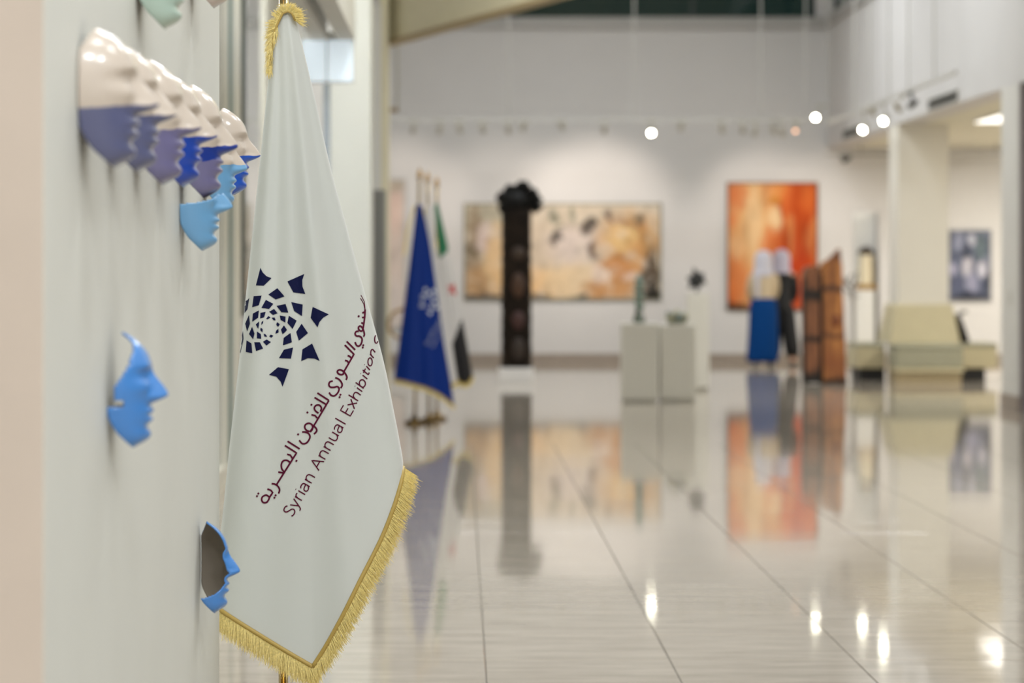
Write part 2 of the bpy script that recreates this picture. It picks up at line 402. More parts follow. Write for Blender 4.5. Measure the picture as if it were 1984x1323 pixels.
for px in (1668, 1780, 1930):
    obj('suspension_rod', MB().tube([(XA(px, 36.8), 36.8, ZA(297, 36.8)), (XA(px, 36.8), 36.8, SOF)], .01, 8), grey, t3)
# conduit beside the tan beam
cp = W(770, 213, 24.9)
t4 = thing('conduit_pipe', cp, 'thin pale conduit dropping beside the tan beam with an elbow', 'pipe')
obj('pipe', MB().tube([(cp.x, cp.y, CZ), cp], .016, 10), trk, t4); obj('elbow', MB().tube([cp+Vector((.01, 0, 0)), cp+Vector((-.12, 0, 0))], .022, 10), mat('brown_fitting', (150, 128, 96), .5), t4)

def track_head(pos, aim, lens, label, group, body=headm, ln=.15, rad=.036, rail=None, top=None):
    """pos = lens centre; hangs from z of the track above"""
    pos, zt = pos
    a = Vector(aim).normalized(); tail = pos-a*ln
    mid = pos-a*ln*.55
    if top is None: top = Vector((mid.x, TY, zt)) if rail is None else Vector((RX, mid.y, zt)) if rail == 'side' else Vector((mid.x, 36.8, zt))
    t = thing('track_spotlight', top, label, 'spotlight', group)
    ax_, ay_ = (.02, .075) if rail == 'side' else (.075, .02)
    obj('adapter', MB().box(top.x-ax_, top.x+ax_, top.y-ay_, top.y+ay_, zt-.03, zt+.001), body, t)
    obj('stem', MB().tube([top-Vector((0, 0, .03)), mid+Vector((0, 0, .02))], .012, 8), body, t)
    hb = MB(); hb.tube([tail, tail+a*.02, tail+a*.04, pos-a*.012, pos-a*.004], [rad*.55, rad*.8, rad*.92, rad, rad], 16)
    h = obj('lamp_head', hb, body, t, smooth=False)
    smooth_angle(h)
    obj('lens', MB().tube([pos-a*.008, pos], [rad*.86, rad*.86], 16), lens, h)
    return t
G1 = 'unlit spotlights on the back track'
for px, py, ax, wh in ((850, 258, -.2, 'above the striped flag'), (893, 256, .3, 'just past the striped flag, above the end of the beige painting'), (938, 256, .3, 'between the flags and the totem'), (1012, 252, -.2, 'above the carved totem'), (1090, 250, .3, 'above the middle of the beige painting'), (1318, 252, -.1, 'above the gap between the beige and orange paintings'), (1400, 256, .25, 'above the cream edge of the orange painting'), (1460, 262, -.2, 'above the cream half of the orange painting'), (1500, 258, .3, 'above the middle of the orange painting')):
    track_head((W(px, py, TY), TZ), (ax, .75, -.7), lens_off, 'unlit grey track spotlight '+wh, G1)
track_head((W(1262, 258, TY-.05), TZ), (-.15, -.85, -.5), lens_on, 'lit spotlight on the back track, alone above the beige painting', 'lit spotlights')
track_head((W(1541, 254, TY-.05), TZ), (-.2, -.7, -.7), lens_dim, 'dim warm lit spotlight on the back track above the orange painting', 'lit spotlights', rad=.028)
track_head((W(1580, 228, TY-.12), 3.52), (-.3, -.8, -.5), lens_on, 'bright lit spotlight on the end rod of the back track by the corner', 'lit spotlights', top=Vector((XA(1604, TY)-.08, TY-.0, 3.52)))
def onright(px, py):
    yy = (RX-.02)*F/(px-CX); return W(px, py, yy)
track_head((onright(1671, 252), RZ), (-.5, -.7, -.5), lens_on, 'lit spotlight on the right track beside the short vent', 'lit spotlights', rail='side')
track_head((onright(1711, 235), RZ), (-.5, -.7, -.5), lens_on, 'lit spotlight on the right track above the cream column', 'lit spotlights', rail='side')
track_head((onright(1694, 222), RZ), (.6, .5, -.6), lens_off, 'unlit grey spotlight on the right track between the two lit ones', 'right track spotlights', rail='side')
track_head((onright(1745, 215), RZ), (.6, .5, -.6), lens_off, 'unlit grey spotlight on the right track next to the black one', 'right track spotlights', rail='side')
track_head((onright(1762, 206), RZ), (-.6, -.6, -.4), lens_off, 'black spotlight on the right track beside the long vent', 'right track spotlights', body=headd, rail='side')
track_head((W(1632, 313, 36.75), ZA(302, 36.8)), (-.7, .2, -.3), lens_off, 'black spotlight on the track under the gallery soffit', 'right track spotlights', body=headd, ln=.11, rad=.03, rail='soffit')
def wallwash(px, py, tx, ty, power, ang, lbl):
    p = W(px, py, TY-.05); tgt = W(tx, ty, YW)
    t = track_head((p, TZ), tgt-p, lens_off, lbl, 'wall washing spotlights')
    q = (tgt-p).to_track_quat('-Z', 'Y').to_euler()
    lamp('spot_lamp', 'SPOT', t, p+(tgt-p).normalized()*.03, power, (1, .87, .76), rot=q, spot=ang, blend=.75, rad=.06)
wallwash(1170, 256, 1150, 440, SPOT_W*1.2, R(76), 'wall washing spotlight aimed at the right half of the beige painting')
wallwash(985, 256, 985, 450, SPOT_W*.5, R(80), 'wall washing spotlight aimed at the left half of the beige painting')
wallwash(1440, 256, 1490, 450, SPOT_W*.75, R(68), 'wall washing spotlight aimed at the orange painting')
wallwash(800, 256, 768, 420, SPOT_W*.6, R(70), 'wall washing spotlight aimed at the pale tall painting')
wallwash(1518, 262, 1640, 480, SPOT_W*.4, R(70), 'wall washing spotlight aimed at the lit niche plinth')

# vents on the right upper wall
def vent(xa, xb, z0, z1, lbl):
    ya, yb = XR*F/(xb-CX), XR*F/(xa-CX)
    t = thing('air_vent', (XR, (ya+yb)/2, z0), lbl, 'vent')
    obj('recess', MB().box(XR-.006, XR, ya, yb, z0, z1), black, t)
    fr = MB(); fr.box(XR-.012, XR, ya-.03, yb+.03, z0-.02, z0); fr.box(XR-.012, XR, ya-.03, yb+.03, z1, z1+.02); fr.box(XR-.012, XR, ya-.03, ya, z0, z1); fr.box(XR-.012, XR, yb, yb+.03, z0, z1)
    obj('frame', fr, white, t)
    for k in range(3):
        z = z0+(k+.5)*(z1-z0)/3; obj('slat', MB().box(XR-.012, XR-.004, ya, yb, z-.004, z+.006), mat('vent_slat', (92, 94, 86), .5), t)
vent(1800, 1858, 3.07, 3.185, 'long dark louvred air vent on the right upper wall')
vent(1634, 1668, 3.07, 3.185, 'short dark louvred air vent on the right upper wall near the corner')
s = thing('light_switch', W(1956, 575, XR*F/(1956-CX)), 'small white switch plate on the near white column', 'switch')
sy, sz = XR*F/(1956-CX), ZA(575, XR*F/(1956-CX))
obj('plate', MB().box(XR-.008, XR, sy-.06, sy+.06, sz-.06, sz+.06), mat('switch_plate', (200, 198, 190), .4), s); obj('rocker', MB().box(XR-.012, XR-.008, sy-.03, sy+.03, sz-.04, sz+.04), white, s)

# ------------------------------------------------------------------ paintings
def painting(name, x0, x1, y0, y1, Y, cm, fm_, label, ft=.02, depth=.04):
    cx, cz = XA((x0+x1)/2, Y), ZA((y0+y1)/2, Y); w_, h_ = XA(x1, Y)-XA(x0, Y), ZA(y0, Y)-ZA(y1, Y)
    t = thing(name, (cx, Y, cz), label, 'painting')
    obj('canvas', MB().box(cx-w_/2+ft, cx+w_/2-ft, Y-depth+.008, Y, cz-h_/2+ft, cz+h_/2-ft), cm(w_, h_), t)
    for (a, b, c, d_) in ((-w_/2, w_/2, -h_/2, -h_/2+ft), (-w_/2, w_/2, h_/2-ft, h_/2), (-w_/2, -w_/2+ft, -h_/2+ft, h_/2-ft), (w_/2-ft, w_/2, -h_/2+ft, h_/2-ft)):
        obj('frame_rail', MB().box(cx+a, cx+b, Y-depth, Y, cz+c, cz+d_), fm_, t)
    return t
CRM, OCH, BRN, DK, PNK, GRN = (214, 196, 172), (205, 158, 100), (112, 76, 48), (34, 34, 32), (214, 194, 188), (150, 150, 130)
big = [(.1, .15, .2, .2, (176, 170, 150), .8), (.05, .3, .05, .3, (140, 116, 88), .7), (.1, .35, .05, .16, PNK, .9), (.04, .5, .04, .12, (110, 96, 72), .8), (.1, .82, .16, .22, (176, 134, 84), .8),
       (.16, .6, .06, .4, (226, 190, 142), .8), (.36, .85, .16, .24, (226, 186, 136), .9), (.52, .78, .14, .28, (224, 198, 160), .8), (.4, .4, .2, .26, (206, 188, 166), .7),
       (.56, .42, .16, .2, (212, 198, 190), .9), (.84, .38, .17, .3, (205, 160, 104), .9), (.83, .35, .1, .17, (222, 188, 132), .95), (.9, .3, .03, .2, (160, 104, 50), .6), (.8, .2, .12, .05, (150, 110, 72), .7),
       (.78, .68, .12, .15, (196, 132, 72), .9), (.88, .55, .05, .2, (200, 150, 96), .8), (.75, .88, .16, .14, (196, 142, 88), .9), (.68, .72, .05, .1, (224, 204, 188), .9), (.84, .76, .035, .06, (226, 200, 184), .8),
       (.945, .75, .05, .32, (74, 58, 42), .95), (.95, .92, .05, .16, (22, 22, 18), 1), (.465, .34, .03, .07, DK, .85), (.445, .42, .02, .06, (90, 76, 64), .8), (.63, .22, .04, .1, (70, 62, 56), .9),
       (.66, .47, .03, .1, (84, 66, 58), .85), (.55, .12, .02, .09, (112, 116, 98), .8), (.46, .12, .02, .05, (112, 116, 98), .8), (.73, .13, .02, .08, (100, 86, 76), .8), (.89, .14, .03, .05, (96, 92, 78), .8), (.48, .24, .03, .04, (120, 120, 104), .7),
       (.12, .985, .2, .045, (52, 48, 54), .9), (.38, .965, .06, .06, (52, 48, 54), .9), (.62, .985, .09, .04, (50, 52, 50), .9), (.05, .63, .05, .05, (150, 130, 106), .7)]
painting('abstract_painting', 899, 1281, 394, 581, YW, lambda w_, h_: canvas_mat('canvas_beige', (200, 186, 166), big, w_, h_, .2, 3.6, 1, (218, 206, 190), .6), mat('frame_greenish', (120, 118, 96), .5),
         'wide abstract painting in beige, ochre and black on the back wall')
orange = [(.28, .4, .3, .7, (222, 172, 116), .9), (.12, .12, .12, .12, (196, 92, 44), .6), (.1, .75, .14, .22, (206, 110, 52), .7), (.3, .3, .1, .35, (230, 196, 148), .8), (.42, .7, .1, .25, (224, 186, 130), .7), (.55, .07, .12, .08, (222, 150, 80), .7),
          (.52, .15, .1, .035, (186, 120, 36), .8), (.53, .29, .09, .1, (226, 196, 150), .9), (.12, .5, .1, .1, (222, 176, 128), .7), (.5, .55, .16, .2, (206, 92, 30), .7), (.66, .15, .05, .16, (212, 112, 52), .7),
          (.8, .4, .2, .35, (176, 66, 14), .75), (.88, .12, .1, .14, (208, 104, 42), .7), (.75, .65, .2, .2, (178, 58, 20), .8), (.7, .93, .3, .1, (190, 74, 36), .8), (.12, .975, .22, .035, (60, 28, 12), .9), (.08, .3, .06, .06, (206, 110, 60), .6)]
painting('orange_painting', 1408, 1584, 353, 601, YW, lambda w_, h_: canvas_mat('canvas_orange', (178, 76, 26), orange, w_, h_, .13, 6, .3, (222, 160, 98), .5), mat('frame_olive', (96, 82, 58), .5),
         'tall orange and cream abstract painting with a thin dark frame')
blue = [(.3, .3, .2, .3, (92, 98, 118), .8), (.55, .15, .1, .1, (190, 192, 206), .9), (.25, .15, .12, .15, (150, 154, 176), .7), (.75, .25, .15, .2, (100, 116, 118), .7), (.45, .5, .14, .14, (196, 192, 200), .9), (.8, .55, .12, .12, (206, 204, 216), .9), (.1, .55, .1, .1, (176, 174, 196), .8),
        (.2, .75, .18, .12, (84, 88, 112), .8), (.55, .75, .15, .16, (150, 150, 172), .8), (.5, .96, .5, .08, (34, 38, 52), .9), (.93, .75, .08, .2, (30, 36, 46), .9), (.42, .32, .08, .14, (40, 46, 60), .8)]
painting('blue_grey_painting', 1836, 1920, 445, 583, YW, lambda w_, h_: canvas_mat('canvas_bluegrey', (86, 92, 112), blue, w_, h_, .09, 5, 1, (168, 172, 190), .4), mat('frame_grey', (130, 130, 134), .5),
         'dark blue grey figurative painting on the gallery back wall')
pale = [(.5, .2, .4, .2, (216, 186, 172), .7), (.4, .6, .3, .3, (214, 196, 186), .7), (.6, .85, .4, .2, (206, 196, 190), .8), (.5, .04, .5, .05, (168, 158, 140), .8)]
painting('pale_painting', 738, 787, 346, 636, YW, lambda w_, h_: canvas_mat('canvas_pale', (210, 196, 186), pale, w_, h_, .08, 5, .4, (222, 210, 200), .4), mat('frame_silver', (168, 172, 172), .4),
         'pale pink tall painting on the back wall behind the blue flag')

# ------------------------------------------------------------------ flags
def catmull(pts, n):
    P = [Vector(p).to_2d() if len(p) > 2 else Vector(p) for p in pts]
    out = []
    seg = []
    for i in range(len(P)-1):
        p0 = P[max(i-1, 0)]; p1 = P[i]; p2 = P[i+1]; p3 = P[min(i+2, len(P)-1)]
        for k in range(24):
            t = k/24
            seg.append(.5*((2*p1)+(p2-p0)*t+(2*p0-5*p1+4*p2-p3)*t*t+(3*p1-p0-3*p2+p3)*t**3))
    seg.append(P[-1])
    L = [0]
    for a, b in zip(seg[:-1], seg[1:]): L.append(L[-1]+(b-a).length)
    j = 0
    for k in range(n+1):
        s_ = L[-1]*k/n
        while j < len(L)-2 and L[j+1] < s_: j += 1
        d_ = L[j+1]-L[j]; t = (s_-L[j])/d_ if d_ > 1e-9 else 0
        out.append(seg[j].lerp(seg[j+1], min(1, t)))
    return out
def coons(Lp, Rp, Tp, B1, B2, nu, nv_, usplit=.5):
    Lc, Rc, Tc = catmull(Lp, nv_), catmull(Rp, nv_), catmull(Tp, nu)
    k = int(nu*usplit); Bc = catmull(B1, k)[:-1]+catmull(B2, nu-k)
    G = []
    for j in range(nv_+1):
        v = j/nv_; row = []
        for i in range(nu+1):
            u = i/nu
            p = (1-u)*Lc[j]+u*Rc[j]+(1-v)*Tc[i]+v*Bc[i]-((1-u)*(1-v)*Tc[0]+u*(1-v)*Tc[-1]+(1-u)*v*Bc[0]+u*v*Bc[-1])
            row.append(p)
        G.append(row)
    return G
def cloth_grid(G, Y0, depth):
    nv_, nu = len(G)-1, len(G[0])-1
    return [[W(G[j][i].x, G[j][i].y, Y0+depth(i/nu, j/nv_)) for i in range(nu+1)] for j in range(nv_+1)]
def add_grid(mb, P, mfun=None):
    nv_, nu = len(P)-1, len(P[0])-1; i0 = len(mb.v)
    for row in P: mb.v += row
    for j in range(nv_):
        for i in range(nu):
            a = i0+j*(nu+1)+i
            mb.f.append((a, a+1, a+nu+2, a+nu+1)); mb.mi.append(mfun(i/nu, j/nv_, P[j][i]) if mfun else 0)
def caster(P):
    vs = [p for row in P for p in row]; nu = len(P[0])
    fs = [(j*nu+i, j*nu+i+1, (j+1)*nu+i+1, (j+1)*nu+i) for j in range(len(P)-1) for i in range(nu-1)]
    bv = BVHTree.FromPolygons(vs, fs); o = Vector((0, 0, H))
    def cast(px, py, lift=.0015):
        d_ = W(px, py, 1)-o; d_.normalize()
        h_ = bv.ray_cast(o, d_)
        return None if h_[0] is None else h_[0]-d_*lift
    return cast
def decal_poly(mb, poly, cast, cuts=2, lift=.0015):
    bm = bmesh.new(); bm.faces.new([bm.verts.new((x, y, 0)) for x, y in poly])
    bmesh.ops.triangulate(bm, faces=bm.faces[:])
    for _ in range(cuts): bmesh.ops.subdivide_edges(bm, edges=bm.edges[:], cuts=1, use_grid_fill=True)
    bm.verts.index_update(); hits = [cast(v.co.x, v.co.y, lift) for v in bm.verts]; i0 = len(mb.v); idx = {}
    for k, h_ in enumerate(hits):
        if h_ is not None: idx[k] = len(mb.v); mb.v.append(h_)
    for f in bm.faces:
        if all(v.index in idx for v in f.verts): mb.f.append(tuple(idx[v.index] for v in f.verts)); mb.mi.append(0)
    bm.free()
def decal_stroke(mb, pts, wd_, cast, smooth=True, step=2.0, lift=.0015):
    if smooth and len(pts) > 2:
        L = sum((Vector(b)-Vector(a)).length for a, b in zip(pts[:-1], pts[1:])); c = catmull(pts, max(3, int(L/step)))
    else:
        c = []
        for a, b in zip(pts[:-1], pts[1:]):
            a, b = Vector(a), Vector(b); k = max(1, int((b-a).length/step/2)); c += [a.lerp(b, q/k) for q in range(k)]
        c.append(Vector(pts[-1]))
    prev = None
    for k, p in enumerate(c):
        t_ = c[min(k+1, len(c)-1)]-c[max(k-1, 0)]
        if t_.length < 1e-6: continue
        t_.normalize(); n_ = Vector((-t_.y, t_.x))*wd_/2
        a, b = cast(*(p+n_), lift), cast(*(p-n_), lift)
        if a is None or b is None: prev = None; continue
        i = len(mb.v); mb.v += [a, b]
        if prev is not None: mb.f.append((prev, prev+1, i+1, i)); mb.mi.append(0)
        prev = i
def fringe(mb, base, dirs, length, n, wd_=.0011, jit=.3, layers=2):
    """base: list of 3D points; dirs: 3D directions at those points"""
    m = len(base)-1
    for ly in range(layers):
        for k in range(n):
            s_ = (k+random.random())/n*m; i = min(int(s_), m-1); t_ = s_-i
            p = base[i].lerp(base[i+1], t_)+Vector((0, (random.random()-.7)*.006, 0)); d_ = dirs[i].lerp(dirs[i+1], t_).normalized()
            cl_ = math.sin(s_*19)*.13+math.sin(s_*47+1)*.08
            d_ = (d_+Vector((cl_+random.gauss(0, jit*.25), random.gauss(0, jit*.4), random.gauss(0, jit*.15)))).normalized()
            Lg = length*(random.uniform(.8, 1.08)+.12*math.sin(s_*11))
            w_ = Vector((d_.z, 0, -d_.x)).normalized()*wd_; sag = Vector((random.gauss(0, .004), random.gauss(0, .004), -.006*random.random()))
            q = [p, p+d_*Lg*.5+sag*.5, p+d_*Lg+sag]; i0 = len(mb.v)
            for kk, pp in enumerate(q): mb.v += [pp-w_*(1-.35*kk), pp+w_*(1-.35*kk)]
            mb.f += [(i0, i0+1, i0+3, i0+2), (i0+2, i0+3, i0+5, i0+4)]; mb.mi += [0, 0]
def px_dir(dx, dy): return Vector((dx, 0, -dy)).normalized()
def hem_trim(mb, pts, inward, r=.004):
    mb.tube(pts, r, 6)

EO = (440, 500); ES = .2116
EMB = [[(305, 88), (325, 130), (360, 165), (407, 183), (335, 253), (263, 250)], [(552, 213), (706, 145), (688, 200), (690, 260), (716, 328), (607, 313)], [(783, 447), (932, 515), (880, 545), (845, 585), (828, 633), (765, 547)],
       [(778, 782), (848, 942), (800, 920), (740, 915), (678, 943), (690, 835)], [(466, 998), (566, 1017), (508, 1177), (490, 1130), (450, 1085), (384, 1068)], [(157, 385), (168, 393), (185, 385), (202, 365), (185, 470), (150, 515)], [(145, 665), (150, 740), (122, 870), (107, 830)],
       [(460, 275), (525, 350), (445, 378), (378, 333)], [(587, 402), (692, 425), (685, 530), (615, 485)], [(682, 600), (740, 686), (657, 755), (633, 675)], [(604, 818), (585, 920), (475, 915), (520, 838)], [(243, 348), (316, 342), (290, 430), (229, 450)], [(200, 520), (208, 600), (183, 672), (165, 600)], [(178, 753), (222, 780), (230, 870), (170, 858)],
       [(355, 382), (423, 418), (385, 465), (314, 455)], [(452, 437), (535, 420), (560, 498), (498, 495)], [(565, 527), (637, 572), (600, 648), (552, 592)], [(580, 685), (593, 770), (511, 798), (518, 730)], [(290, 478), (283, 545), (230, 582), (235, 508)], [(228, 628), (250, 690), (238, 742), (200, 695)], [(248, 770), (300, 770), (330, 828), (265, 850)],
       [(430, 465), (462, 505), (420, 520), (385, 490)], [(482, 525), (535, 535), (533, 590), (490, 565)], [(520, 615), (549, 658), (508, 697), (493, 655)], [(305, 500), (353, 492), (340, 540), (303, 552)], [(293, 578), (290, 615), (285, 648), (262, 608)], [(273, 672), (308, 695), (313, 738), (273, 735)], [(362, 745), (402, 768), (360, 800), (328, 765)],
       [(378, 530), (398, 543), (372, 560), (357, 555)], [(408, 545), (435, 543), (445, 570), (425, 568)], [(457, 585), (482, 605), (468, 630), (450, 612)], [(470, 645), (472, 680), (442, 692), (448, 665)], [(400, 700), (425, 710), (405, 728), (385, 715)], [(335, 690), (355, 700), (368, 720), (342, 718)], [(308, 635), (325, 650), (325, 680), (303, 660)], [(333, 572), (328, 597), (313, 612), (315, 585)]]
EMBPX = [[(EO[0]+x*ES, EO[1]+y*ES) for x, y in p] for p in EMB]
# Arabic line, traced letter by letter: (origin, scale) then strokes, and dots
A1 = ((480, 680), .2569); A2 = ((440, 500), .2116)
ARS = [(A1, False, [[(300, 680), (392, 738)], [(280, 712), (368, 768), (214, 1012)], [(612, 372), (470, 610)], [(525, 316), (612, 372)], [(503, 350), (590, 402)], [(297, 778), (322, 785), (338, 812)], [(230, 912), (262, 918), (272, 922)], [(480, 480), (508, 487), (524, 505)], [(148, 1040), (175, 1050), (188, 1068), (164, 1102)]]),
       (A1, True, [[(322, 842), (296, 824), (268, 828), (253, 855), (258, 890), (280, 915)], [(180, 1000), (206, 1004), (228, 1020), (240, 1045), (233, 1074)], [(164, 1102), (140, 1086), (112, 1098), (105, 1122), (118, 1142), (143, 1140), (160, 1116), (164, 1102)],
                   [(548, 456), (556, 430), (540, 408), (514, 410), (502, 430), (512, 452), (534, 468)], [(470, 610), (488, 588), (486, 558), (462, 544), (436, 554), (430, 576), (444, 598), (466, 606)], [(486, 560), (512, 578), (520, 602), (500, 626)],
                   [(410, 610), (440, 612), (464, 628), (468, 656), (444, 692), (412, 698), (388, 672)]]),
       (A2, False, [[(1095, 762), (1174, 840)], [(1078, 795), (1162, 880), (1072, 1035)], [(1104, 893), (1122, 898), (1136, 912)], [(1080, 935), (1098, 940), (1112, 955)]]),
       (A2, True, [[(1072, 1035), (1062, 1062), (1038, 1066), (1014, 1052), (1012, 1032), (1034, 1022), (1062, 1034), (1086, 1062), (1098, 1090), (1090, 1114)], [(990, 1094), (1022, 1108), (1048, 1138), (1054, 1166), (1040, 1190)],
                   [(968, 1124), (940, 1134), (932, 1160), (946, 1180), (980, 1182), (1010, 1176), (1026, 1196), (1014, 1232), (984, 1260), (954, 1256), (934, 1230)],
                   [(1206, 670), (1182, 672), (1172, 692), (1184, 712), (1212, 714), (1232, 730), (1236, 756), (1224, 790), (1204, 806), (1184, 796), (1172, 768)],
                   [(1246, 640), (1238, 664), (1220, 666), (1204, 648), (1206, 628), (1222, 622), (1240, 640), (1254, 676), (1257, 704), (1248, 718)], [(1246, 640), (1254, 590), (1262, 520), (1264, 470)], [(1228, 594), (1240, 594), (1252, 600)], [(1238, 548), (1248, 540), (1257, 546)], [(1240, 505), (1252, 494), (1260, 500)]]),
       (A2, False, [[(1226, 338), (1258, 400), (1265, 480)], [(1222, 366), (1252, 418), (1262, 470)]])]
ARD = [(A1, [(367, 828), (210, 1088), (201, 1106), (80, 1074), (70, 1094), (480, 405), (450, 463), (380, 628)]), (A2, [(1038, 1250), (1030, 1273), (1247, 797), (1242, 818), (1205, 532)])]
def at(o_s, p): return (o_s[0][0]+p[0]*o_s[1], o_s[0][1]+p[1]*o_s[1])
# English line: light single-stroke letters in em units (x right, y up)
def arc(cx, cy, rx, ry, a0, a1, n_=10): return [(cx+rx*math.cos(R(a0+(a1-a0)*k/n_)), cy+ry*math.sin(R(a0+(a1-a0)*k/n_))) for k in range(n_+1)]
XH, CH = .41, .585
GL = {'S': (.46, [[(.38, .50), (.32, .565), (.22, .585), (.11, .55), (.075, .46), (.12, .37), (.23, .30), (.35, .225), (.385, .13), (.33, .03), (.21, 0), (.10, .02), (.05, .07)]]),
      'y': (.42, [[(.03, XH), (.20, 0)], [(.38, XH), (.20, 0), (.14, -.12), (.08, -.165), (.02, -.155)]]), 'r': (.31, [[(.08, XH), (.08, 0)], [(.08, .22), (.12, .36), (.20, .41), (.28, .40)]]), 'i': (.2, [[(.1, XH), (.1, 0)], [(.1, .545), (.1, .575)]]),
      'a': (.46, [[(.06, .36), (.14, .405), (.24, .41), (.33, .36), (.345, .26), (.345, 0)], [(.345, .235), (.22, .225), (.09, .19), (.05, .10), (.10, .01), (.20, -.005), (.30, .05), (.345, .13)]]),
      'n': (.5, [[(.08, XH), (.08, 0)], [(.08, .25), (.13, .36), (.25, .41), (.36, .37), (.40, .25), (.40, 0)]]), 'A': (.57, [[(.02, 0), (.27, CH), (.52, 0)], [(.10, .20), (.435, .20)]]), 'u': (.5, [[(.40, XH), (.40, 0)], [(.08, XH), (.08, .15), (.12, .03), (.22, 0), (.34, .05), (.40, .16)]]),
      'l': (.2, [[(.1, .62), (.1, 0)]]), 'E': (.46, [[(.38, CH), (.09, CH), (.09, 0), (.40, 0)], [(.09, .30), (.36, .30)]]), 'x': (.40, [[(.03, XH), (.36, 0)], [(.36, XH), (.03, 0)]]), 'h': (.5, [[(.08, .62), (.08, 0)], [(.08, .25), (.13, .36), (.25, .41), (.36, .37), (.40, .25), (.40, 0)]]),
      'b': (.51, [[(.08, .62), (.08, 0)], arc(.25, .205, .175, .205, 180, -180, 16)]), 't': (.3, [[(.12, .53), (.12, .09), (.16, .01), (.26, .01)], [(.02, XH), (.26, XH)]]), 'o': (.5, [arc(.25, .205, .195, .21, 90, 450, 18)]), 'f': (.28, [[(.28, .615), (.19, .62), (.13, .55), (.12, 0)], [(.02, XH), (.25, XH)]]), ' ': (.27, [])}
STRAIGHT = set('AExl')
def roll(x):                                           # cloth turns away towards the right fold
    if x < 688: return x
    pts = [(688, 688), (715, 709), (745, 725), (760, 731), (772, 735.5), (800, 742)]
    for (a, b), (c, d_) in zip(pts[:-1], pts[1:]):
        if x <= c: return b+(d_-b)*(x-a)/(c-a)
    return 742
def english(mb, cast, place, wd_, lift=.0015):
    EM, s_ = 37.5, 2.0
    for ch in 'Syrian Annual Exhibition of':
        adv, strokes = GL[ch]
        for st in strokes:
            pts = []
            for k in range(len(st)):
                gx, gy = (s_+st[k][0]*EM*1.06), st[k][1]*EM
                X_ = 564.8+.498*gx-.867*gy; Y_ = 1004.2-.867*gx-.498*gy
                pts.append(place((roll(X_), Y_)))
            decal_stroke(mb, pts, wd_, cast, smooth=(ch not in STRAIGHT), step=1.5, lift=lift)
        s_ += adv*EM*1.06
def arabic(mb, cast, place, wd_, lift=.0015):
    for o_s, sm, sts in ARS:
        for st in sts:
            thin = .4 if max(p[0] for p in st) > 1225 and min(p[1] for p in st) < 400 else 1
            decal_stroke(mb, [place(at(o_s, p)) for p in st], wd_*thin, cast, smooth=sm, step=1.5, lift=lift)
    for o_s, ds in ARD:
        for p in ds:
            x, y = place(at(o_s, p)); r_ = wd_*.72
            decal_poly(mb, [(x-r_*.3, y-r_), (x+r_, y-r_*.3), (x+r_*.3, y+r_), (x-r_, y+r_*.3)], cast, 1, lift)

satin = mat('white_satin', (200, 202, 195), .42, spec=.4, sheen=.35, bump=.02, bscale=600)
navy_print = mat('navy_print', (10, 16, 58), .6, spec=.15); maroon_print = mat('maroon_print', (84, 6, 40), .6, spec=.15)
FY = 6.92
Lp = [(535, 16), (527, 60), (519, 160), (508, 270), (487, 470), (463, 700), (445, 860), (431, 1000), (420, 1090), (408, 1166)]
Rp = [(566, 12), (582, 70), (608, 180), (642, 330), (672, 440), (705, 560), (741, 690), (764, 800), (779, 880), (781, 905)]
Tp = [(535, 16), (548, 9), (566, 12)]
B1 = [(408, 1166), (440, 1190), (500, 1228), (556, 1262), (606, 1291)]
B2 = [(606, 1291), (632, 1250), (664, 1192), (700, 1120), (738, 1045), (762, 985), (777, 935), (781, 905)]
G = coons(Lp, Rp, Tp, B1, B2, 96, 150, .5)
def fdep(u, v):
    w_ = 2*u-1; env = math.sqrt(max(0, 1-w_*w_)); th_ = .012+.10*v**.8
    fold = (.50*math.cos(2*math.pi*(1.9*u+.30))+.30*math.cos(2*math.pi*(3.3*u+.12)+.8*v))*.028*min(1, v*2.2)*(1-.35*v)*math.sin(math.pi*u)**.7
    return -th_*env**1.0+fold+.012*math.sin(v*7+u*3)*v*env
P = cloth_grid(G, FY, fdep); cast = caster(P)
px0 = XA(548, FY)
fl = thing('flagpole', (px0, FY+.02, 0), 'white flag with navy spiral emblem and gold fringe beside the display panel', 'flag')
obj('pole', MB().tube([(px0, FY+.02, .04), (px0, FY+.02, ZA(-40, FY))], .0125, 16), mat('champagne_brass', (210, 190, 140), .18, metal=1), fl, smooth=True)
obj('base', MB().lathe([(.001, 0), (.15, 0), (.155, .012), (.14, .03), (.05, .045), (.025, .06), (.02, .1), (.001, .1)], (px0, FY+.02, 0), 32), brass, fl, smooth=True)
obj('finial', MB().lathe([(.001, 0), (.012, 0), (.02, .012), (.012, .025), (.022, .05), (.012, .085), (.001, .12)], (px0, FY+.02, ZA(-40, FY)), 20), brass, fl, smooth=True)
cb = MB(); add_grid(cb, P)
back_ = cloth_grid(coons(Lp, Rp, Tp, [(408, 1166), (470, 1180), (540, 1200), (610, 1170)], [(610, 1170), (680, 1080), (740, 1000), (781, 905)], 40, 60, .5), FY, lambda u, v: (.012+.07*v)*math.sqrt(max(0, 1-(2*u-1)**2))+.01*math.sin(u*22)*v)
add_grid(cb, back_)
clo = obj('flag_cloth', cb, satin, fl, smooth=True)
em = MB()
for p in EMBPX: decal_poly(em, p, cast)
obj('emblem', em, navy_print, clo, label='navy blue spiral emblem of curved lozenges')
tx = MB(); ident = lambda p: p
arabic(tx, cast, ident, 3.3)
obj('arabic_lettering', tx, maroon_print, clo, label='maroon Arabic lettering')
tx = MB(); english(tx, cast, ident, 2.3)
obj('english_lettering', tx, maroon_print, clo, label='maroon English lettering')
hemP = P[-1]; nb = len(hemP)-1
fr = MB(); dirs = []
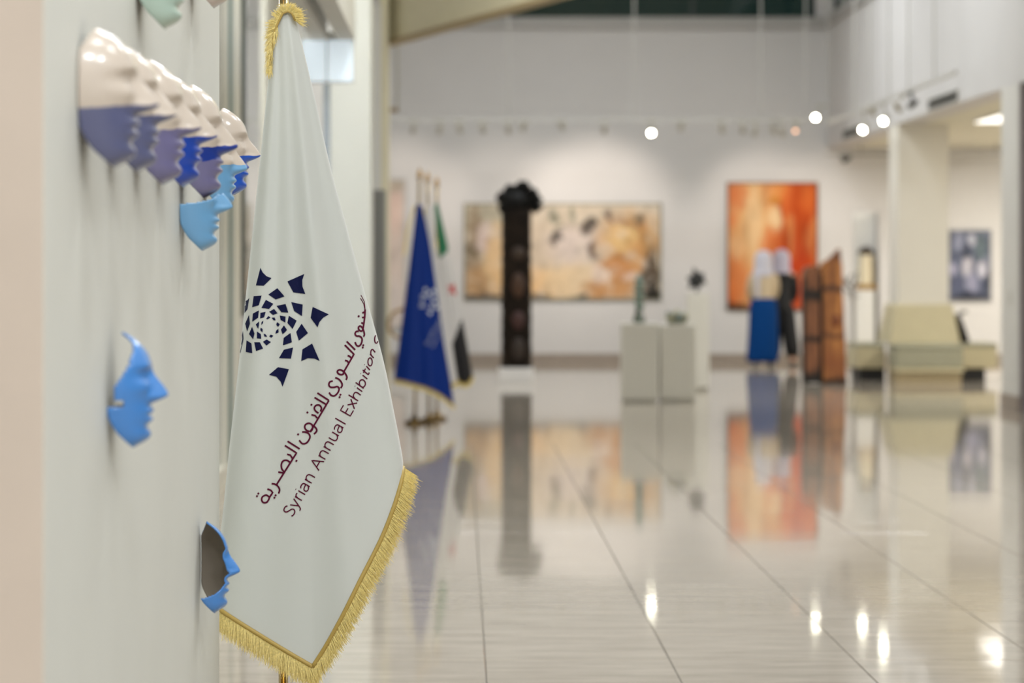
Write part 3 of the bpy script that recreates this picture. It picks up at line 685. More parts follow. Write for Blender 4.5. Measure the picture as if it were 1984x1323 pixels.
for i in range(nb+1):
    u = i/nb
    if u < .42: d_ = px_dir(.02, 1)
    elif u < .58: d_ = px_dir(.02+.5*(u-.42)/.16, 1)
    else: d_ = px_dir(.55+.35*(u-.58)/.42, 1-.45*(u-.58)/.42)
    dirs.append(d_)
k1 = int(nb*.5)
fringe(fr, hemP[:k1+1], dirs[:k1+1], .056, 900, .0009)
fringe(fr, hemP[k1:], dirs[k1:], .042, 1250, .0009)
# collar of fringe gathered at the pole top
top = [W(x, y, FY-.022) for x, y in ((523, 128), (525, 100), (529, 70), (538, 46), (548, 26), (558, 22), (566, 26), (572, 40))]
td = [px_dir(*d_) for d_ in ((-.10, 1), (-.35, 1), (-.6, .6), (-.7, -.1), (-.35, -.8), (.25, -.8), (.8, -.3), (.9, .4))]
fringe(fr, top, td, .024, 420, .0009, layers=2)
fringe(fr, [p+Vector((0, .02, 0)) for p in top], td, .03, 260, .0009, layers=1)
fringe(fr, top[:4], [px_dir(-.12, 1)]*4, .03, 260, .0008, layers=1)
obj('fringe', fr, gold, clo, kind='stuff', label='gold thread fringe')
gbm = mat('gold_braid', (178, 150, 76), .5)
for hp_, r_ in ((hemP[:k1+1], .0055), (hemP[k1:], .0055), (top, .003)):
    obj('gold_braid', MB().tube([p-Vector((0, .003, 0)) for p in hp_], r_, 8), gbm, clo, smooth=True)

# background flags
blue_s = mat('royal_blue_satin', (2, 42, 120), .5, spec=.2, bump=.02, bscale=300)
wprint = mat('white_print', (225, 228, 235), .5)
def small_flag(label, poletop, polebot, Y, Lp, Rp, Tp, B1, B2, mats, mfun=None, decal=None, th_=.07, frl=.03, ph=0, side=None):
    pt, pb = W(*poletop, Y), W(polebot[0], 0, Y); pb.z = 0; pb.y = pt.y = Y+.02
    t = thing('flagpole', pb, label, 'flag')
    obj('pole', MB().tube([pb+Vector((0, 0, .03)), pt], .0125, 12), MC['champagne_brass'], t, smooth=True)
    obj('base', MB().lathe([(.001, 0), (.085, 0), (.088, .012), (.08, .028), (.03, .04), (.02, .08), (.001, .08)], pb, 24), mat('dark_brass', (120, 96, 56), .3, metal=1), t, smooth=True)
    obj('finial', MB().lathe([(.001, 0), (.02, .0), (.026, .012), (.015, .03), (.02, .05), (.001, .09)], pt, 16), brass, t, smooth=True)
    G = coons(Lp, Rp, Tp, B1, B2, 44, 64)
    def dep(u, v):
        w_ = 2*u-1; env = math.sqrt(max(0, 1-w_*w_))
        return -(.015+th_*v)*env+.5*.03*math.cos(2*math.pi*(2.4*u+ph))*v*math.sin(math.pi*u)
    P_ = cloth_grid(G, Y, dep); cb = MB(); add_grid(cb, P_, mfun)
    add_grid(cb, cloth_grid(G, Y, lambda u, v: .03+(.015+th_*v*.6)*math.sqrt(max(0, 1-(2*u-1)**2))), (lambda u, v, p: mfun(u, v, p)) if mfun else None)
    c = obj('flag_cloth', cb, mats, t, smooth=True)
    fr = MB(); hp = P_[-1]; n_ = len(hp)
    fringe(fr, hp, [px_dir(.1, 1)]*n_, frl, 420, .0025, layers=2)
    if side:
        sp_ = [W(x, y, Y-.04) for x, y in side]; fringe(fr, sp_, [px_dir(-.5, .6)]*len(sp_), .03, 200, .0025)
    obj('fringe', fr, gold, c, kind='stuff', label='gold thread fringe')
    br = MB(); br.tube([p-Vector((0, .004, 0)) for p in hp], .008, 6); obj('gold_braid', br, MC['gold_braid'], c)
    if decal: decal(caster(P_), c)
    return t
def blue_decal(cast_, c):
    k_ = .2457; pl_ = lambda p: (829+(p[0]-527)*k_, 584+(p[1]-635)*k_)
    e_ = MB()
    for p in EMBPX[:21]: decal_poly(e_, [pl_(q) for q in p], cast_, 1, .003)
    obj('emblem', e_, wprint, c, label='white spiral emblem')
    l_ = MB(); arabic(l_, cast_, pl_, .5, .003); english(l_, cast_, pl_, .4, .003)
    if l_.v: obj('lettering', l_, wprint, c)
bfl = small_flag('royal blue flag with white emblem beside the striped flag', (813, 345), (803, 822), 22.7,
           [(806, 398), (798, 470), (787, 560), (775, 650), (763, 735)], [(818, 400), (833, 470), (846, 560), (860, 660), (872, 730), (880, 786)], [(806, 398), (812, 394), (818, 400)],
           [(763, 735), (792, 742), (822, 750)], [(822, 750), (852, 764), (880, 786)], blue_s, decal=blue_decal, side=[(806, 396), (798, 420), (791, 450), (786, 490)])
small_flag('plain white flag hanging between the blue and striped flags', (828, 352), (831, 820), 23.0,
           [(824, 402), (822, 470), (824, 560), (832, 650), (840, 735)], [(836, 400), (845, 480), (858, 560), (873, 650), (886, 738)], [(824, 402), (830, 397), (836, 400)],
           [(840, 735), (855, 742), (866, 744)], [(866, 744), (878, 744), (886, 738)], mat('white_flag', (216, 212, 208), .5), side=[(824, 402), (822, 430), (821, 460), (820, 480)])
def syr(u, v, p):
    x, y = CX+p.x*F/p.y, CY-(p.z-H)*F/p.y
    if y+(x-858)*.9 < 492: return 0
    if (y-640)+(x-884)*2.6 > 0: return 2
    return 1
def star_decal(cast_, c):
    e_ = MB(); pts = []
    for k in range(10):
        a = -math.pi/2+k*math.pi/5+.2; r_ = 15 if k % 2 == 0 else 6.5; pts.append((878+r_*math.cos(a)*.95, 560+r_*math.sin(a)))
    for k in range(10):
        decal_poly(e_, [pts[k], pts[(k+1) % 10], (878, 560)], cast_, 1, .003)
    obj('star', e_, mat('red_print', (200, 40, 34), .5), c, label='red star')
small_flag('green, white and black striped flag with a red star', (846, 362), (846, 812), 23.4,
           [(841, 398), (848, 470), (856, 560), (870, 650), (886, 735)], [(849, 396), (866, 470), (884, 560), (902, 650), (916, 728)], [(841, 398), (845, 393), (849, 396)],
           [(886, 735), (892, 741), (898, 744)], [(898, 744), (908, 741), (916, 728)],
           [mat('green_cloth', (20, 112, 72), .5), MC['white_flag'], mat('black_cloth', (22, 20, 24), .5)], syr, star_decal, th_=.05)
# tan cord loop tied behind the blue flag
cl_ = [W(x, y, 22.74) for x, y in ((808, 592), (776, 600), (762, 606), (754, 620), (753, 634), (760, 648), (772, 655), (807, 660))]
obj('cord_loop', MB().tube(cl_, .014, 8), mat('tan_cord', (170, 136, 84), .7), bfl, smooth=True, label='tan braided cord loop')

# ------------------------------------------------------------------ ceramic face masks on the panel
def interp(tab, b):                                     # Catmull-Rom through the table
    b = min(max(b, tab[0][0]), tab[-1][0])
    for i in range(len(tab)-1):
        (x1_, y1_), (x2_, y2_) = tab[i], tab[i+1]
        if b <= x2_:
            h_ = x2_-x1_; t_ = (b-x1_)/h_
            m1 = (y2_-tab[i-1][1])/(x2_-tab[i-1][0]) if i > 0 else (y2_-y1_)/h_
            m2 = (tab[i+2][1]-y1_)/(tab[i+2][0]-x1_) if i+2 < len(tab) else (y2_-y1_)/h_
            return (2*t_**3-3*t_**2+1)*y1_+(t_**3-2*t_**2+t_)*h_*m1+(-2*t_**3+3*t_**2)*y2_+(t_**3-t_**2)*h_*m2
    return tab[-1][1]
S_TAB = [(0, .046), (.05, .066), (.10, .074), (.16, .074), (.24, .078), (.34, .076), (.45, .078), (.55, .077), (.66, .079), (.76, .075), (.86, .062), (.94, .044), (1, .024)]
A_TAB = [(0, .022), (.05, .040), (.15, .053), (.3, .062), (.5, .069), (.7, .067), (.85, .056), (.95, .036), (1, .016)]
SD_TAB = [(0, .046), (.06, .034), (.15, .016), (.3, .001), (.8, 0), (.93, .012), (1, .020)]
def face_depth(t_, a, b0):
    b = b0*.39/.46 if b0 < .46 else .39+(b0-.46)*.61/.54     # nose a little below mid height
    g = lambda x, y, sx, sy: math.exp(-(x/sx)**2-(y/sy)**2)
    sd = interp(SD_TAB, b0)
    d_ = sd+(interp(S_TAB, b)-sd)*(max(0, 1-abs(t_)**2.6))**.55
    if .29 < b < .68:                                     # nose
        h_ = .036*max(0, interp([(.29, 0), (.32, .12), (.345, .55), (.375, .98), (.40, 1), (.45, .82), (.53, .5), (.61, .17), (.68, 0)], b))
        wn = interp([(.29, .014), (.36, .015), (.42, .0125), (.55, .0095), (.68, .011)], b)
        d_ += h_*math.exp(-(abs(a)/wn)**2)
    d_ += .007*g(abs(a)-.015, b-.37, .008, .03)           # nostril wings
    d_ += .0075*g(a, b-.272, .022, .024)+.007*g(a, b-.205, .020, .026)-.004*g(a, b-.238, .024, .014)-.004*g(a, b-.15, .02, .026)   # lips
    d_ += .006*g(a, b-.08, .018, .05)                     # chin
    d_ -= .010*g(abs(a)-.030, b-.585, .018, .05); d_ += .005*g(abs(a)-.030, b-.58, .012, .025)    # eye sockets, lids
    d_ += .005*g(abs(a)-.040, b-.46, .018, .07)           # cheekbones
    d_ += .003*g(abs(a)-.026, b-.675, .022, .035)         # brow
    return max(d_, .001)
def mask_mat(name, tones, splits):
    m = bpy.data.materials.new(name); m.use_nodes = True; nt = m.node_tree; N = nt.nodes
    p = N['Principled BSDF']; p.inputs['Roughness'].default_value = .28; p.inputs['Coat Weight'].default_value = .6; p.inputs['Coat Roughness'].default_value = .08
    tc = N.new('ShaderNodeTexCoord'); sp_ = N.new('ShaderNodeSeparateXYZ'); nt.links.new(tc.outputs['Object'], sp_.inputs[0])
    n_ = N.new('ShaderNodeTexNoise'); n_.inputs['Scale'].default_value = 28; nt.links.new(tc.outputs['Object'], n_.inputs[0])
    z = node_math(nt, 'MULTIPLY_ADD', n_.outputs[0], .012, sp_.outputs[2]); z = node_math(nt, 'MULTIPLY_ADD', sp_.outputs[0], -.10, z)
    col = lin(tones[0])
    for c_, s_ in zip(tones[1:], splits):                # below s_ (metres over chin) the next tone
        f = node_math(nt, 'LESS_THAN', z, s_+.006)
        col = node_mix(nt, f, col, lin(c_))
    n2 = N.new('ShaderNodeTexNoise'); n2.inputs['Scale'].default_value = 55; n2.inputs['Detail'].default_value = 4; nt.links.new(tc.outputs['Object'], n2.inputs[0])
    b_ = N.new('ShaderNodeBump'); b_.inputs['Strength'].default_value = .12; b_.inputs['Distance'].default_value = .003
    nt.links.new(n2.outputs[0], b_.inputs['Height']); nt.links.new(b_.outputs[0], p.inputs['Normal'])
    if hasattr(col, 'is_linked'): nt.links.new(col, p.inputs['Base Color'])
    else: p.inputs['Base Color'].default_value = col
    return m
CREAM, PUR, PUR2, DBL, LBL, MBL = (204, 190, 175), (92, 96, 130), (112, 108, 146), (26, 66, 164), (108, 162, 204), (70, 134, 206)
inner = mat('mask_inside', (124, 114, 100), .8)
def face_mask(label, bx, ytop, ybot, tones, splits, keep=None, hs=None, dscale=1.0):
    Yn = .598*F/(CX-bx); hgt = (ybot-ytop)*Yn/F; k_ = hgt/.218
    Yc = Yn+.062*k_; z0 = ZA(ybot, Yc)
    na, nb_ = 44, 84; P_ = []
    bm = bmesh.new(); grid = []
    for j in range(nb_+1):
        b = j/nb_; A_ = interp(A_TAB, b); row = []
        for i in range(na+1):
            t_ = math.sin(math.pi/2*(2*i/na-1)); a = t_*A_
            row.append(bm.verts.new((face_depth(t_, a, b)*k_*dscale, a*k_, b*hgt)))     # local: x out of wall, y along wall, z up
        grid.append(row)
    for j in range(nb_):
        for i in range(na):
            t_ = math.sin(math.pi/2*(2*(i+.5)/na-1)); b = (j+.5)/nb_
            if keep and not keep(t_, b): continue
            bm.faces.new((grid[j][i], grid[j][i+1], grid[j+1][i+1], grid[j+1][i]))
    for v in [v for v in bm.verts if not v.link_faces]: bm.verts.remove(v)
    bmesh.ops.recalc_face_normals(bm, faces=bm.faces)
    if sum(f.normal.x for f in bm.faces) < 0: bmesh.ops.reverse_faces(bm, faces=bm.faces)
    me = bpy.data.meshes.new('face_mask'); bm.to_mesh(me); bm.free(); me.shade_smooth()
    me.materials.append(mask_mat('glaze', tones, [s_*hgt for s_ in splits])); me.materials.append(inner)
    o = bpy.data.objects.new('face_mask', me); COL.objects.link(o); o.location = (PXW+.001, Yc, z0)
    s_ = o.modifiers.new('wall', 'SOLIDIFY'); s_.thickness = .004; s_.offset = -1; s_.material_offset = 1; s_.material_offset_rim = 0
    return tag(o, label, 'mask', 'ceramic face masks on the display panel')
face_mask('large cream face mask with slate purple jaw, first of the row on the panel', 150, 52, 325, (CREAM, PUR), (.405,), dscale=1.05)
face_mask('cream face mask with slate purple jaw, half hidden by the large first one', 204, 84, 334, (CREAM, PUR), (.405,))
face_mask('cream face mask with lilac grey jaw, before the dark blue jawed one', 255, 112, 358, (CREAM, PUR2), (.405,), dscale=1.0)
face_mask('cream face mask with dark blue jaw, just before the lip banded one', 300, 142, 362, (CREAM, DBL), (.405,))
face_mask('cream face mask with dark blue lip band and purple chin', 345, 162, 384, (CREAM, (20, 52, 140), PUR2), (.42, .30), dscale=.95)
face_mask('light blue lower face of a mask hanging lowest in the row', 347, 297, 486, (LBL,), (), keep=lambda t_, b: b < .60-.12*abs(t_))
face_mask('light blue jawed mask behind the lip banded one', 392, 232, 404, (CREAM, LBL), (.46,), dscale=.92)
face_mask('cream face mask with bright blue jaw at the panel edge, last of the row', 412, 208, 378, (CREAM, (24, 84, 190)), (.41,), dscale=1.0)
face_mask('pale green face mask with its chin above the cream one', 262, -172, 56, ((176, 196, 182),), ())
face_mask('pale pink face mask at the top of the panel', 366, -182, 15, ((206, 190, 180),), ())
face_mask('blue face mask with narrow forehead, alone on the panel', 206, 640, 866, (MBL,), (), keep=lambda t_, b: b < .36 or abs(t_) < (.90 if b < .42 else .97-.3*max(0, b-.55)/.45-.25*max(0, b-.8)/.2) , dscale=.95)
face_mask('broken blue face mask with an open side showing brown inside, low on the panel', 379, 1009, 1186, (MBL,), (), keep=lambda t_, b: b < .40+.22*min(0, t_) or t_ > -.28, dscale=.88)

# ------------------------------------------------------------------ sculptures and plinths
def plinth(label, xa, xb, ytop, ybot, depth=None, m=None, name='display_plinth', group=None):
    Y = F*H/(ybot-CY); xw0, xw1 = XA(xa, Y), XA(xb, Y); dp = depth or (xw1-xw0)
    z1 = ZA(ytop, Y)
    t = thing(name, ((xw0+xw1)/2, Y+dp/2, 0), label, 'plinth', group)
    obj('body', MB().box(xw0, xw1, Y, Y+dp, .03, z1), m or white, t, bevel=.006)
    obj('toe_recess', MB().box(xw0+.015, xw1-.015, Y+.015, Y+dp-.015, 0, .03), mat('toe_grey', (190, 187, 175), .6), t)
    return Vector(((xw0+xw1)/2, Y+dp/2, z1)), Y
offw = mat('plinth_white', (218, 215, 205), .55)
p1, Y1 = plinth('white display plinth carrying the tall glassy figurine', 1206, 1275, 626, 779, m=offw)
p2, Y2 = plinth('white display plinth carrying the low mound sculpture', 1280, 1348, 629, 778, m=offw)
p3, Y3 = plinth('slim white display plinth carrying the black star', 1333, 1374, 567, 757, m=offw)
# glassy totem figurine
fg = mat('sea_glass', (120, 140, 128), .12, var=.35, scale=30, coat=.5)
t = thing('glass_figurine', p1, 'tall stacked sea green glass figurine on a white plinth', 'sculpture')
pr = [(.001, 0), (.06, 0), (.062, .02), (.05, .07), (.036, .11), (.034, .15)]
obj('foot', MB().lathe(pr, p1, 18), mat('dark_glass', (62, 78, 62), .15, coat=.5), t, smooth=True)
z = .14
for k, r_ in enumerate((.036, .034, .040, .036, .038, .03, .022)):
    obj('bead', MB().ball(p1+Vector(((-1)**k*.006, 0, z+r_*.8)), r_*1.35, r_*1.35, r_*.95, 14, 8), fg, t, smooth=True); z += r_*1.42
# mound of folded glass leaves
t = thing('mound_sculpture', p2, 'low grey green mound of folded leaves on a white plinth', 'sculpture')
mg = mat('celadon', (150, 148, 124), .3, var=.3, scale=25)
obj('base', MB().lathe([(.001, 0), (.09, 0), (.1, .015), (.085, .03), (.001, .035)], p2, 20), mg, t, smooth=True)
for k in range(9):
    a = k*2*math.pi/8; r_ = .068 if k < 8 else 0
    c = p2+Vector((r_*math.cos(a), r_*math.sin(a), .03)); tip = p2+Vector((1.5*r_*math.cos(a+.5), 1.5*r_*math.sin(a+.5), .10+.03*(k % 2)+(.06 if k == 8 else 0)))
    obj('leaf', MB().tube([c, c.lerp(tip, .4)+Vector((0, 0, .02)), c.lerp(tip, .8), tip], [.036, .042, .024, .004], 8), mg if k % 3 else mat('slate_glaze', (96, 108, 104), .3), t, smooth=True)
# black star
t = thing('star_sculpture', p3, 'black spiky star shaped sculpture on the slim white plinth', 'sculpture')
sb = MB(); c = W(1350, 543, p3.y); pts = []
for k, (r_) in enumerate((.155, .075, .125, .08, .14, .08, .105, .07, .12, .08, .12, .085)):
    a = math.pi/2+k*math.pi/6+.25; pts.append((c.x+r_*math.cos(a)*.98, c.z+r_*math.sin(a)*.98))
n_ = len(pts); i0 = 0
sb.v = [Vector((x, c.y, z)) for x, z in pts]+[Vector((c.x, c.y-.07, c.z)), Vector((c.x, c.y+.07, c.z))]
for k in range(n_): sb.f += [(k, (k+1) % n_, n_), ((k+1) % n_, k, n_+1)]; sb.mi += [0, 0]
obj('star', sb, mat('black_iron', (16, 17, 18), .35), t)
obj('support', MB().tube([(c.x, c.y, p3.z), (c.x, c.y, c.z)], .012, 8), MC['black_iron'], t)

# dark carved totem on a low white base
Yt = F*H/(738-CY); xa, xb = XA(967, Yt), XA(1034, Yt); zt0 = ZA(713, Yt)
b_ = thing('totem_base', ((xa+xb)/2, Yt+.2, 0), 'low white base under the dark carved totem', 'plinth')
obj('slab', MB().box(xa, xb, Yt, Yt+.4, 0, zt0), mat('base_white', (226, 224, 222), .5), b_, bevel=.004)
tc_ = Vector((XA(1000.5, Yt+.2), Yt+.2, zt0))
t = thing('carved_totem', tc_, 'tall dark brown carved wooden totem with a curled black top', 'sculpture')
dkw = mat('charred_wood', (30, 22, 15), .7, spec=.15, var=.5, scale=5, bump=.5, bscale=22)
hgt = ZA(405, Yt+.2)-zt0; rings = []
for j in range(26):
    f = j/25; r_ = []
    for k in range(20):
        a = 2*math.pi*k/20+math.pi/4; q = 1/max(abs(math.cos(a)), abs(math.sin(a)))
        rad = .178*min(q, 1.22)*(1-.04*f)+.008*math.sin(k*2.3+j*1.1)+.006*math.sin(j*2.7)
        r_.append(tc_+Vector((rad*math.cos(a)*.98, rad*math.sin(a)*.8, f*hgt)))
    rings.append(r_)
obj('shaft', MB().rings(rings), dkw, t, smooth=True)
for z_, hh, col_ in ((.52, .22, (66, 40, 20)), (.30, .16, (60, 30, 26)), (.72, .12, (50, 34, 20)), (.12, .2, (44, 32, 24))):
    obj('carved_relief', MB().ball(tc_+Vector((.02, -.135, z_*hgt)), .08, .035, hh*.7, 12, 8), mat('relief_%d' % int(z_*100), col_, .5, var=.3, scale=12), t, smooth=True)
ct = tc_+Vector((0, 0, hgt)); cap = MB()
cap.ball(ct+Vector((0, 0, .09)), .20, .17, .15, 16, 10)
obj('capital', cap, mat('charred_black', (12, 11, 10), .6, spec=.2, var=.4, scale=14, bump=.4, bscale=30), t, smooth=True)
for dx, dz, rr_ in ((-.17, .12, .065), (.20, .08, .075), (-.08, .20, .07), (.06, .24, .075), (.17, .17, .055), (.23, 0, .05), (-.15, .0, .055)):
    cur = [ct+Vector((dx+rr_*(1-q*.11)*math.cos(q*.9), -.08+.012*q, dz+rr_*(1-q*.11)*math.sin(q*.9))) for q in range(9)]
    obj('curl', MB().tube(cur, [.05-.003*q for q in range(9)], 8), MC['charred_black'], t, smooth=True)

# split wooden slabs
def wood_mat(name, base, dark, bands, zs=1):
    m = bpy.data.materials.new(name); m.use_nodes = True; nt = m.node_tree; N = nt.nodes; p = N['Principled BSDF']; p.inputs['Roughness'].default_value = .5
    g_ = N.new('ShaderNodeNewGeometry'); mp = N.new('ShaderNodeMapping'); mp.inputs['Scale'].default_value = (9, 9, 1.1); nt.links.new(g_.outputs['Position'], mp.inputs[0])
    n_ = N.new('ShaderNodeTexNoise'); n_.inputs['Scale'].default_value = 1.6; n_.inputs['Detail'].default_value = 6; nt.links.new(mp.outputs[0], n_.inputs[0])
    r_ = N.new('ShaderNodeValToRGB'); e = r_.color_ramp.elements; e[0].position = .32; e[0].color = lin(dark); e[1].position = .62; e[1].color = lin(base); nt.links.new(n_.outputs[0], r_.inputs[0])
    sp_ = N.new('ShaderNodeSeparateXYZ'); nt.links.new(g_.outputs['Position'], sp_.inputs[0])
    zz = node_math(nt, 'MULTIPLY_ADD', n_.outputs[0], .12, sp_.outputs[2]); col = r_.outputs[0]
    for z_, wd_, c_, st in bands:                        # dark and brown bands mixed into the grain by height
        f = node_math(nt, 'ABSOLUTE', node_math(nt, 'SUBTRACT', zz, z_+.06)); f = node_math(nt, 'MULTIPLY_ADD', f, -1.5*st/wd_, 1.5*st, clamp=True)
        col = node_mix(nt, f, col, lin(c_))
    nt.links.new(col, p.inputs['Base Color'])
    return m
Yw = F*H/(744-CY); wt = Vector((XA(1600, Yw), Yw+.15, 0))
t = thing('wooden_slab_sculpture', wt, 'pair of upright split log slabs, one with a slanted pointed top', 'sculpture')
def slab(name, pxs, ya, yb, m, rough=.012):
    poly = []
    for (x, y), (x2, y2) in zip(pxs, pxs[1:]+pxs[:1]):
        L = math.hypot(x2-x, y2-y); k_ = max(1, int(L/14))
        for q in range(k_):
            f = q/k_; poly.append((XA(x+(x2-x)*f, ya)+random.gauss(0, rough*.3), ZA(y+(y2-y)*f, ya)+random.gauss(0, rough*.3)))
    poly = [(x, max(z, 0)) for x, z in poly]
    cx_ = sum(p[0] for p in poly)/len(poly)
    mb = MB(); rs = []
    for f, sc in ((0, .86), (.12, .97), (.5, 1), (.88, .97), (1, .88)):
        rs.append([(cx_+(x-cx_)*sc, ya+(yb-ya)*f, z) for x, z in poly])
    mb.rings(rs); return obj(name, mb, m, t, bevel=0)
DKB = (22, 14, 8)
wl = wood_mat('wood_left', (138, 88, 56), (62, 34, 20), [(.05, .14, DKB, 1), (.52, .05, DKB, 1), (1.02, .10, DKB, 1)])
wr = wood_mat('wood_right', (182, 120, 62), (112, 64, 32), [(.02, .07, (40, 22, 12), .9), (.55, .05, (92, 54, 30), .7), (1.09, .06, (70, 42, 28), .8), (.25, .25, (136, 78, 40), .6), (1.48, .1, (96, 54, 30), .7)])
slab('slab', [(1556, 530), (1562, 518), (1576, 514), (1592, 518), (1596, 742), (1556, 742)], Yw+.02, Yw+.24, wl)
slab('slab', [(1592, 510), (1606, 503), (1622, 488), (1629, 481), (1633, 520), (1638, 640), (1643, 744), (1593, 744)], Yw-.0, Yw+.2, wr)
for (x0_, y0_, x1_, y1_) in ((1556, 540, 1561, 742), (1589, 530, 1594, 742)):
    obj('charred_edge', MB().box(XA(x0_, Yw), XA(x1_, Yw), Yw-.004, Yw+.1, 0.0, ZA(y0_, Yw)), mat('char', DKB, .7, var=.4), t, bevel=.008)  # near-black strips along the edges of the left slab
obj('knot', MB().ball(W(1620, 622, Yw), .045, .02, .08, 12, 8), mat('knot_brown', (120, 62, 28), .5, var=.3, scale=30), t, smooth=True)

# lit cream column piece on a pedestal, against a tall white stand panel
Yv = F*H/(716-CY); xa, xb = XA(1659, Yv), XA(1702, Yv)
t = thing('display_stand', ((xa+xb)/2, Yv+.3, 0), 'tall narrow white display stand with a back panel', 'plinth')
brw = mat('bright_white', (232, 230, 224), .5)
obj('pedestal', MB().box(xa, XA(1694, Yv), Yv, Yv+.28, 0, ZA(562, Yv)), brw, t, bevel=.004)
obj('back_panel', MB().box(xa, xb, Yv+.28, Yv+.33, 0, ZA(411, Yv)), brw, t, bevel=.004)
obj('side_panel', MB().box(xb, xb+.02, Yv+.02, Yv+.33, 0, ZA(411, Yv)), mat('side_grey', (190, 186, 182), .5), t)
vz = ZA(562, Yv); vc = Vector((XA(1678, Yv+.14), Yv+.14, vz))
t = thing('column_sculpture', vc, 'cream cylinder sculpture with brass base and dark cap on the white stand', 'sculpture')
obj('brass_base', MB().box(vc.x-.125, vc.x+.125, vc.y-.1, vc.y+.1, vz, vz+.075), mat('bronze', (168, 132, 72), .35, metal=.6), t, bevel=.006)
obj('cylinder', MB().lathe([(.001, .075), (.1, .075), (.098, .25), (.088, .48), (.001, .48)], vc, 24), mat('cream_stone', (236, 222, 190), .5), t)
obj('cap', MB().lathe([(.001, .46), (.10, .47), (.11, .50), (.07, .55), (.03, .575), (.001, .58)], vc, 20), mat('dark_bronze', (58, 42, 26), .35), t, smooth=True)
# spindly metal sculpture on a thin post
Ys = F*H/(722-CY); pc = Vector((XA(1652, Ys), Ys, 0)); zt = ZA(572, Ys)
t = thing('post_stand', pc, 'thin grey metal post stand beside the wooden slabs', 'stand')
obj('foot', MB().lathe([(.001, 0), (.13, 0), (.13, .012), (.001, .014)], pc, 24), grey, t)
obj('post', MB().tube([pc+Vector((0, 0, .012)), pc+Vector((0, 0, zt-.02))], .022, 12), grey, t)
obj('plate', MB().box(pc.x-.09, pc.x+.09, pc.y-.08, pc.y+.08, zt-.02, zt), grey, t)
pc2 = pc+Vector((0, 0, zt)); t = thing('branch_sculpture', pc2, 'small spindly grey metal branch sculpture on the thin post', 'sculpture')
for pts_, rr_ in (([(0, 0, 0), (-.02, 0, .1), (-.07, 0, .17), (-.12, 0, .22)], .016), ([(-.02, 0, .1), (.03, 0, .18), (.06, .02, .30)], .014), ([(-.05, 0, .14), (-.1, .02, .15), (-.15, .02, .2)], .013), ([(-.07, 0, .17), (-.03, 0, .24), (0, 0, .27)], .012), ([(0, 0, .02), (-.07, 0, .05), (-.12, 0, .12)], .012)):
    obj('branch', MB().tube([pc2+Vector(q) for q in pts_], rr_, 8), mat('pewter', (110, 110, 106), .35, metal=.7), t, smooth=True)

# ------------------------------------------------------------------ bench built round the cream column
olive = mat('olive_grey_leather', (156, 154, 132), .5, var=.04); khaki = mat('khaki_leather', (196, 186, 152), .5, var=.03)
c0, c1 = XR, XA(1838, 31.8)                       # column faces, 31.8 .. 32.5
bf = 31.05
bt = thing('column_bench', ((c0+c1)/2, bf, 0), 'cross shaped khaki leather bench wrapped round the cream column', 'bench')
def cushion(name, xa, xb, ya, yb, za, zb, m, bev=.02): return obj(name, MB().box(xa, xb, ya, yb, za, zb), m, bt, bevel=bev)
mx0, mx1 = XA(1736, bf), XA(1868, bf); SH = .44
cushion('seat', mx0, mx1, bf, 31.72, SH-.05, SH, olive); cushion('front_panel', mx0+.005, mx1-.005, bf+.01, 31.7, .17, SH-.05, olive); cushion('rail', mx0, mx1, bf-.005, 31.7, .12, .17, khaki, .005); cushion('plinth', mx0+.02, mx1-.02, bf+.05, 31.7, 0, .12, mat('plinth_tan', (170, 154, 120), .5), .004)
wy0, wy1 = 31.75, 32.55
for xa, xb in ((XA(1659, wy0), mx0-.005), (mx1+.005, XA(1934, wy0))):
    cushion('seat', xa, xb, wy0, wy1, SH-.05, SH, olive); cushion('front_panel', xa+.005, xb-.005, wy0+.01, wy1-.01, .14, SH-.05, khaki)
    cushion('plinth', xa+.05, xb-.14 if xa > mx1 else xb, wy0+.06, wy1-.06, 0, .14, black, .004)  # recessed plinth, painted black for the shadow gap under the wings
bk = MB(); zb0, zb1 = SH, .90
def trap(e): return [(c0-e-.02, 31.78-e), (c1+e+.02, 31.78-e), (c1+e+.02, 32.52+e), (c0-e-.02, 32.52+e)]
o_in0, o_in1 = trap(.0), trap(.0)
obj('backrest', MB().rings([[(x, y, zb0) for x, y in trap(.10)], [(x, y, zb1-.02) for x, y in trap(.022)], [(x, y, zb1) for x, y in trap(.012)]]), khaki, bt, bevel=.012)
bgx = XA(1857, 31.95)
bag = thing('shoulder_bag', (bgx+.05, 31.95, SH), 'black bag leaning against the bench backrest', 'bag')
rs = []
for f, wx, wy in ((0, .06, .14), (.15, .07, .17), (.5, .06, .16), (.85, .045, .12), (1, .02, .06)):
    rs.append([(bgx+.075-.095*f+wx*math.cos(a)*.8, 31.95+wy*math.sin(a), SH+.005+.34*f) for a in (2*math.pi*k/14 for k in range(14))])
obj('body', MB().rings(rs), black, bag, smooth=True)
obj('strap', MB().tube([(bgx+.0, 31.85, SH+.32), (bgx+.06, 31.82, SH+.38), (bgx+.10, 31.95, SH+.36), (bgx+.06, 32.05, SH+.38), (bgx+.0, 32.04, SH+.32)], .01, 8), black, bag, smooth=True)

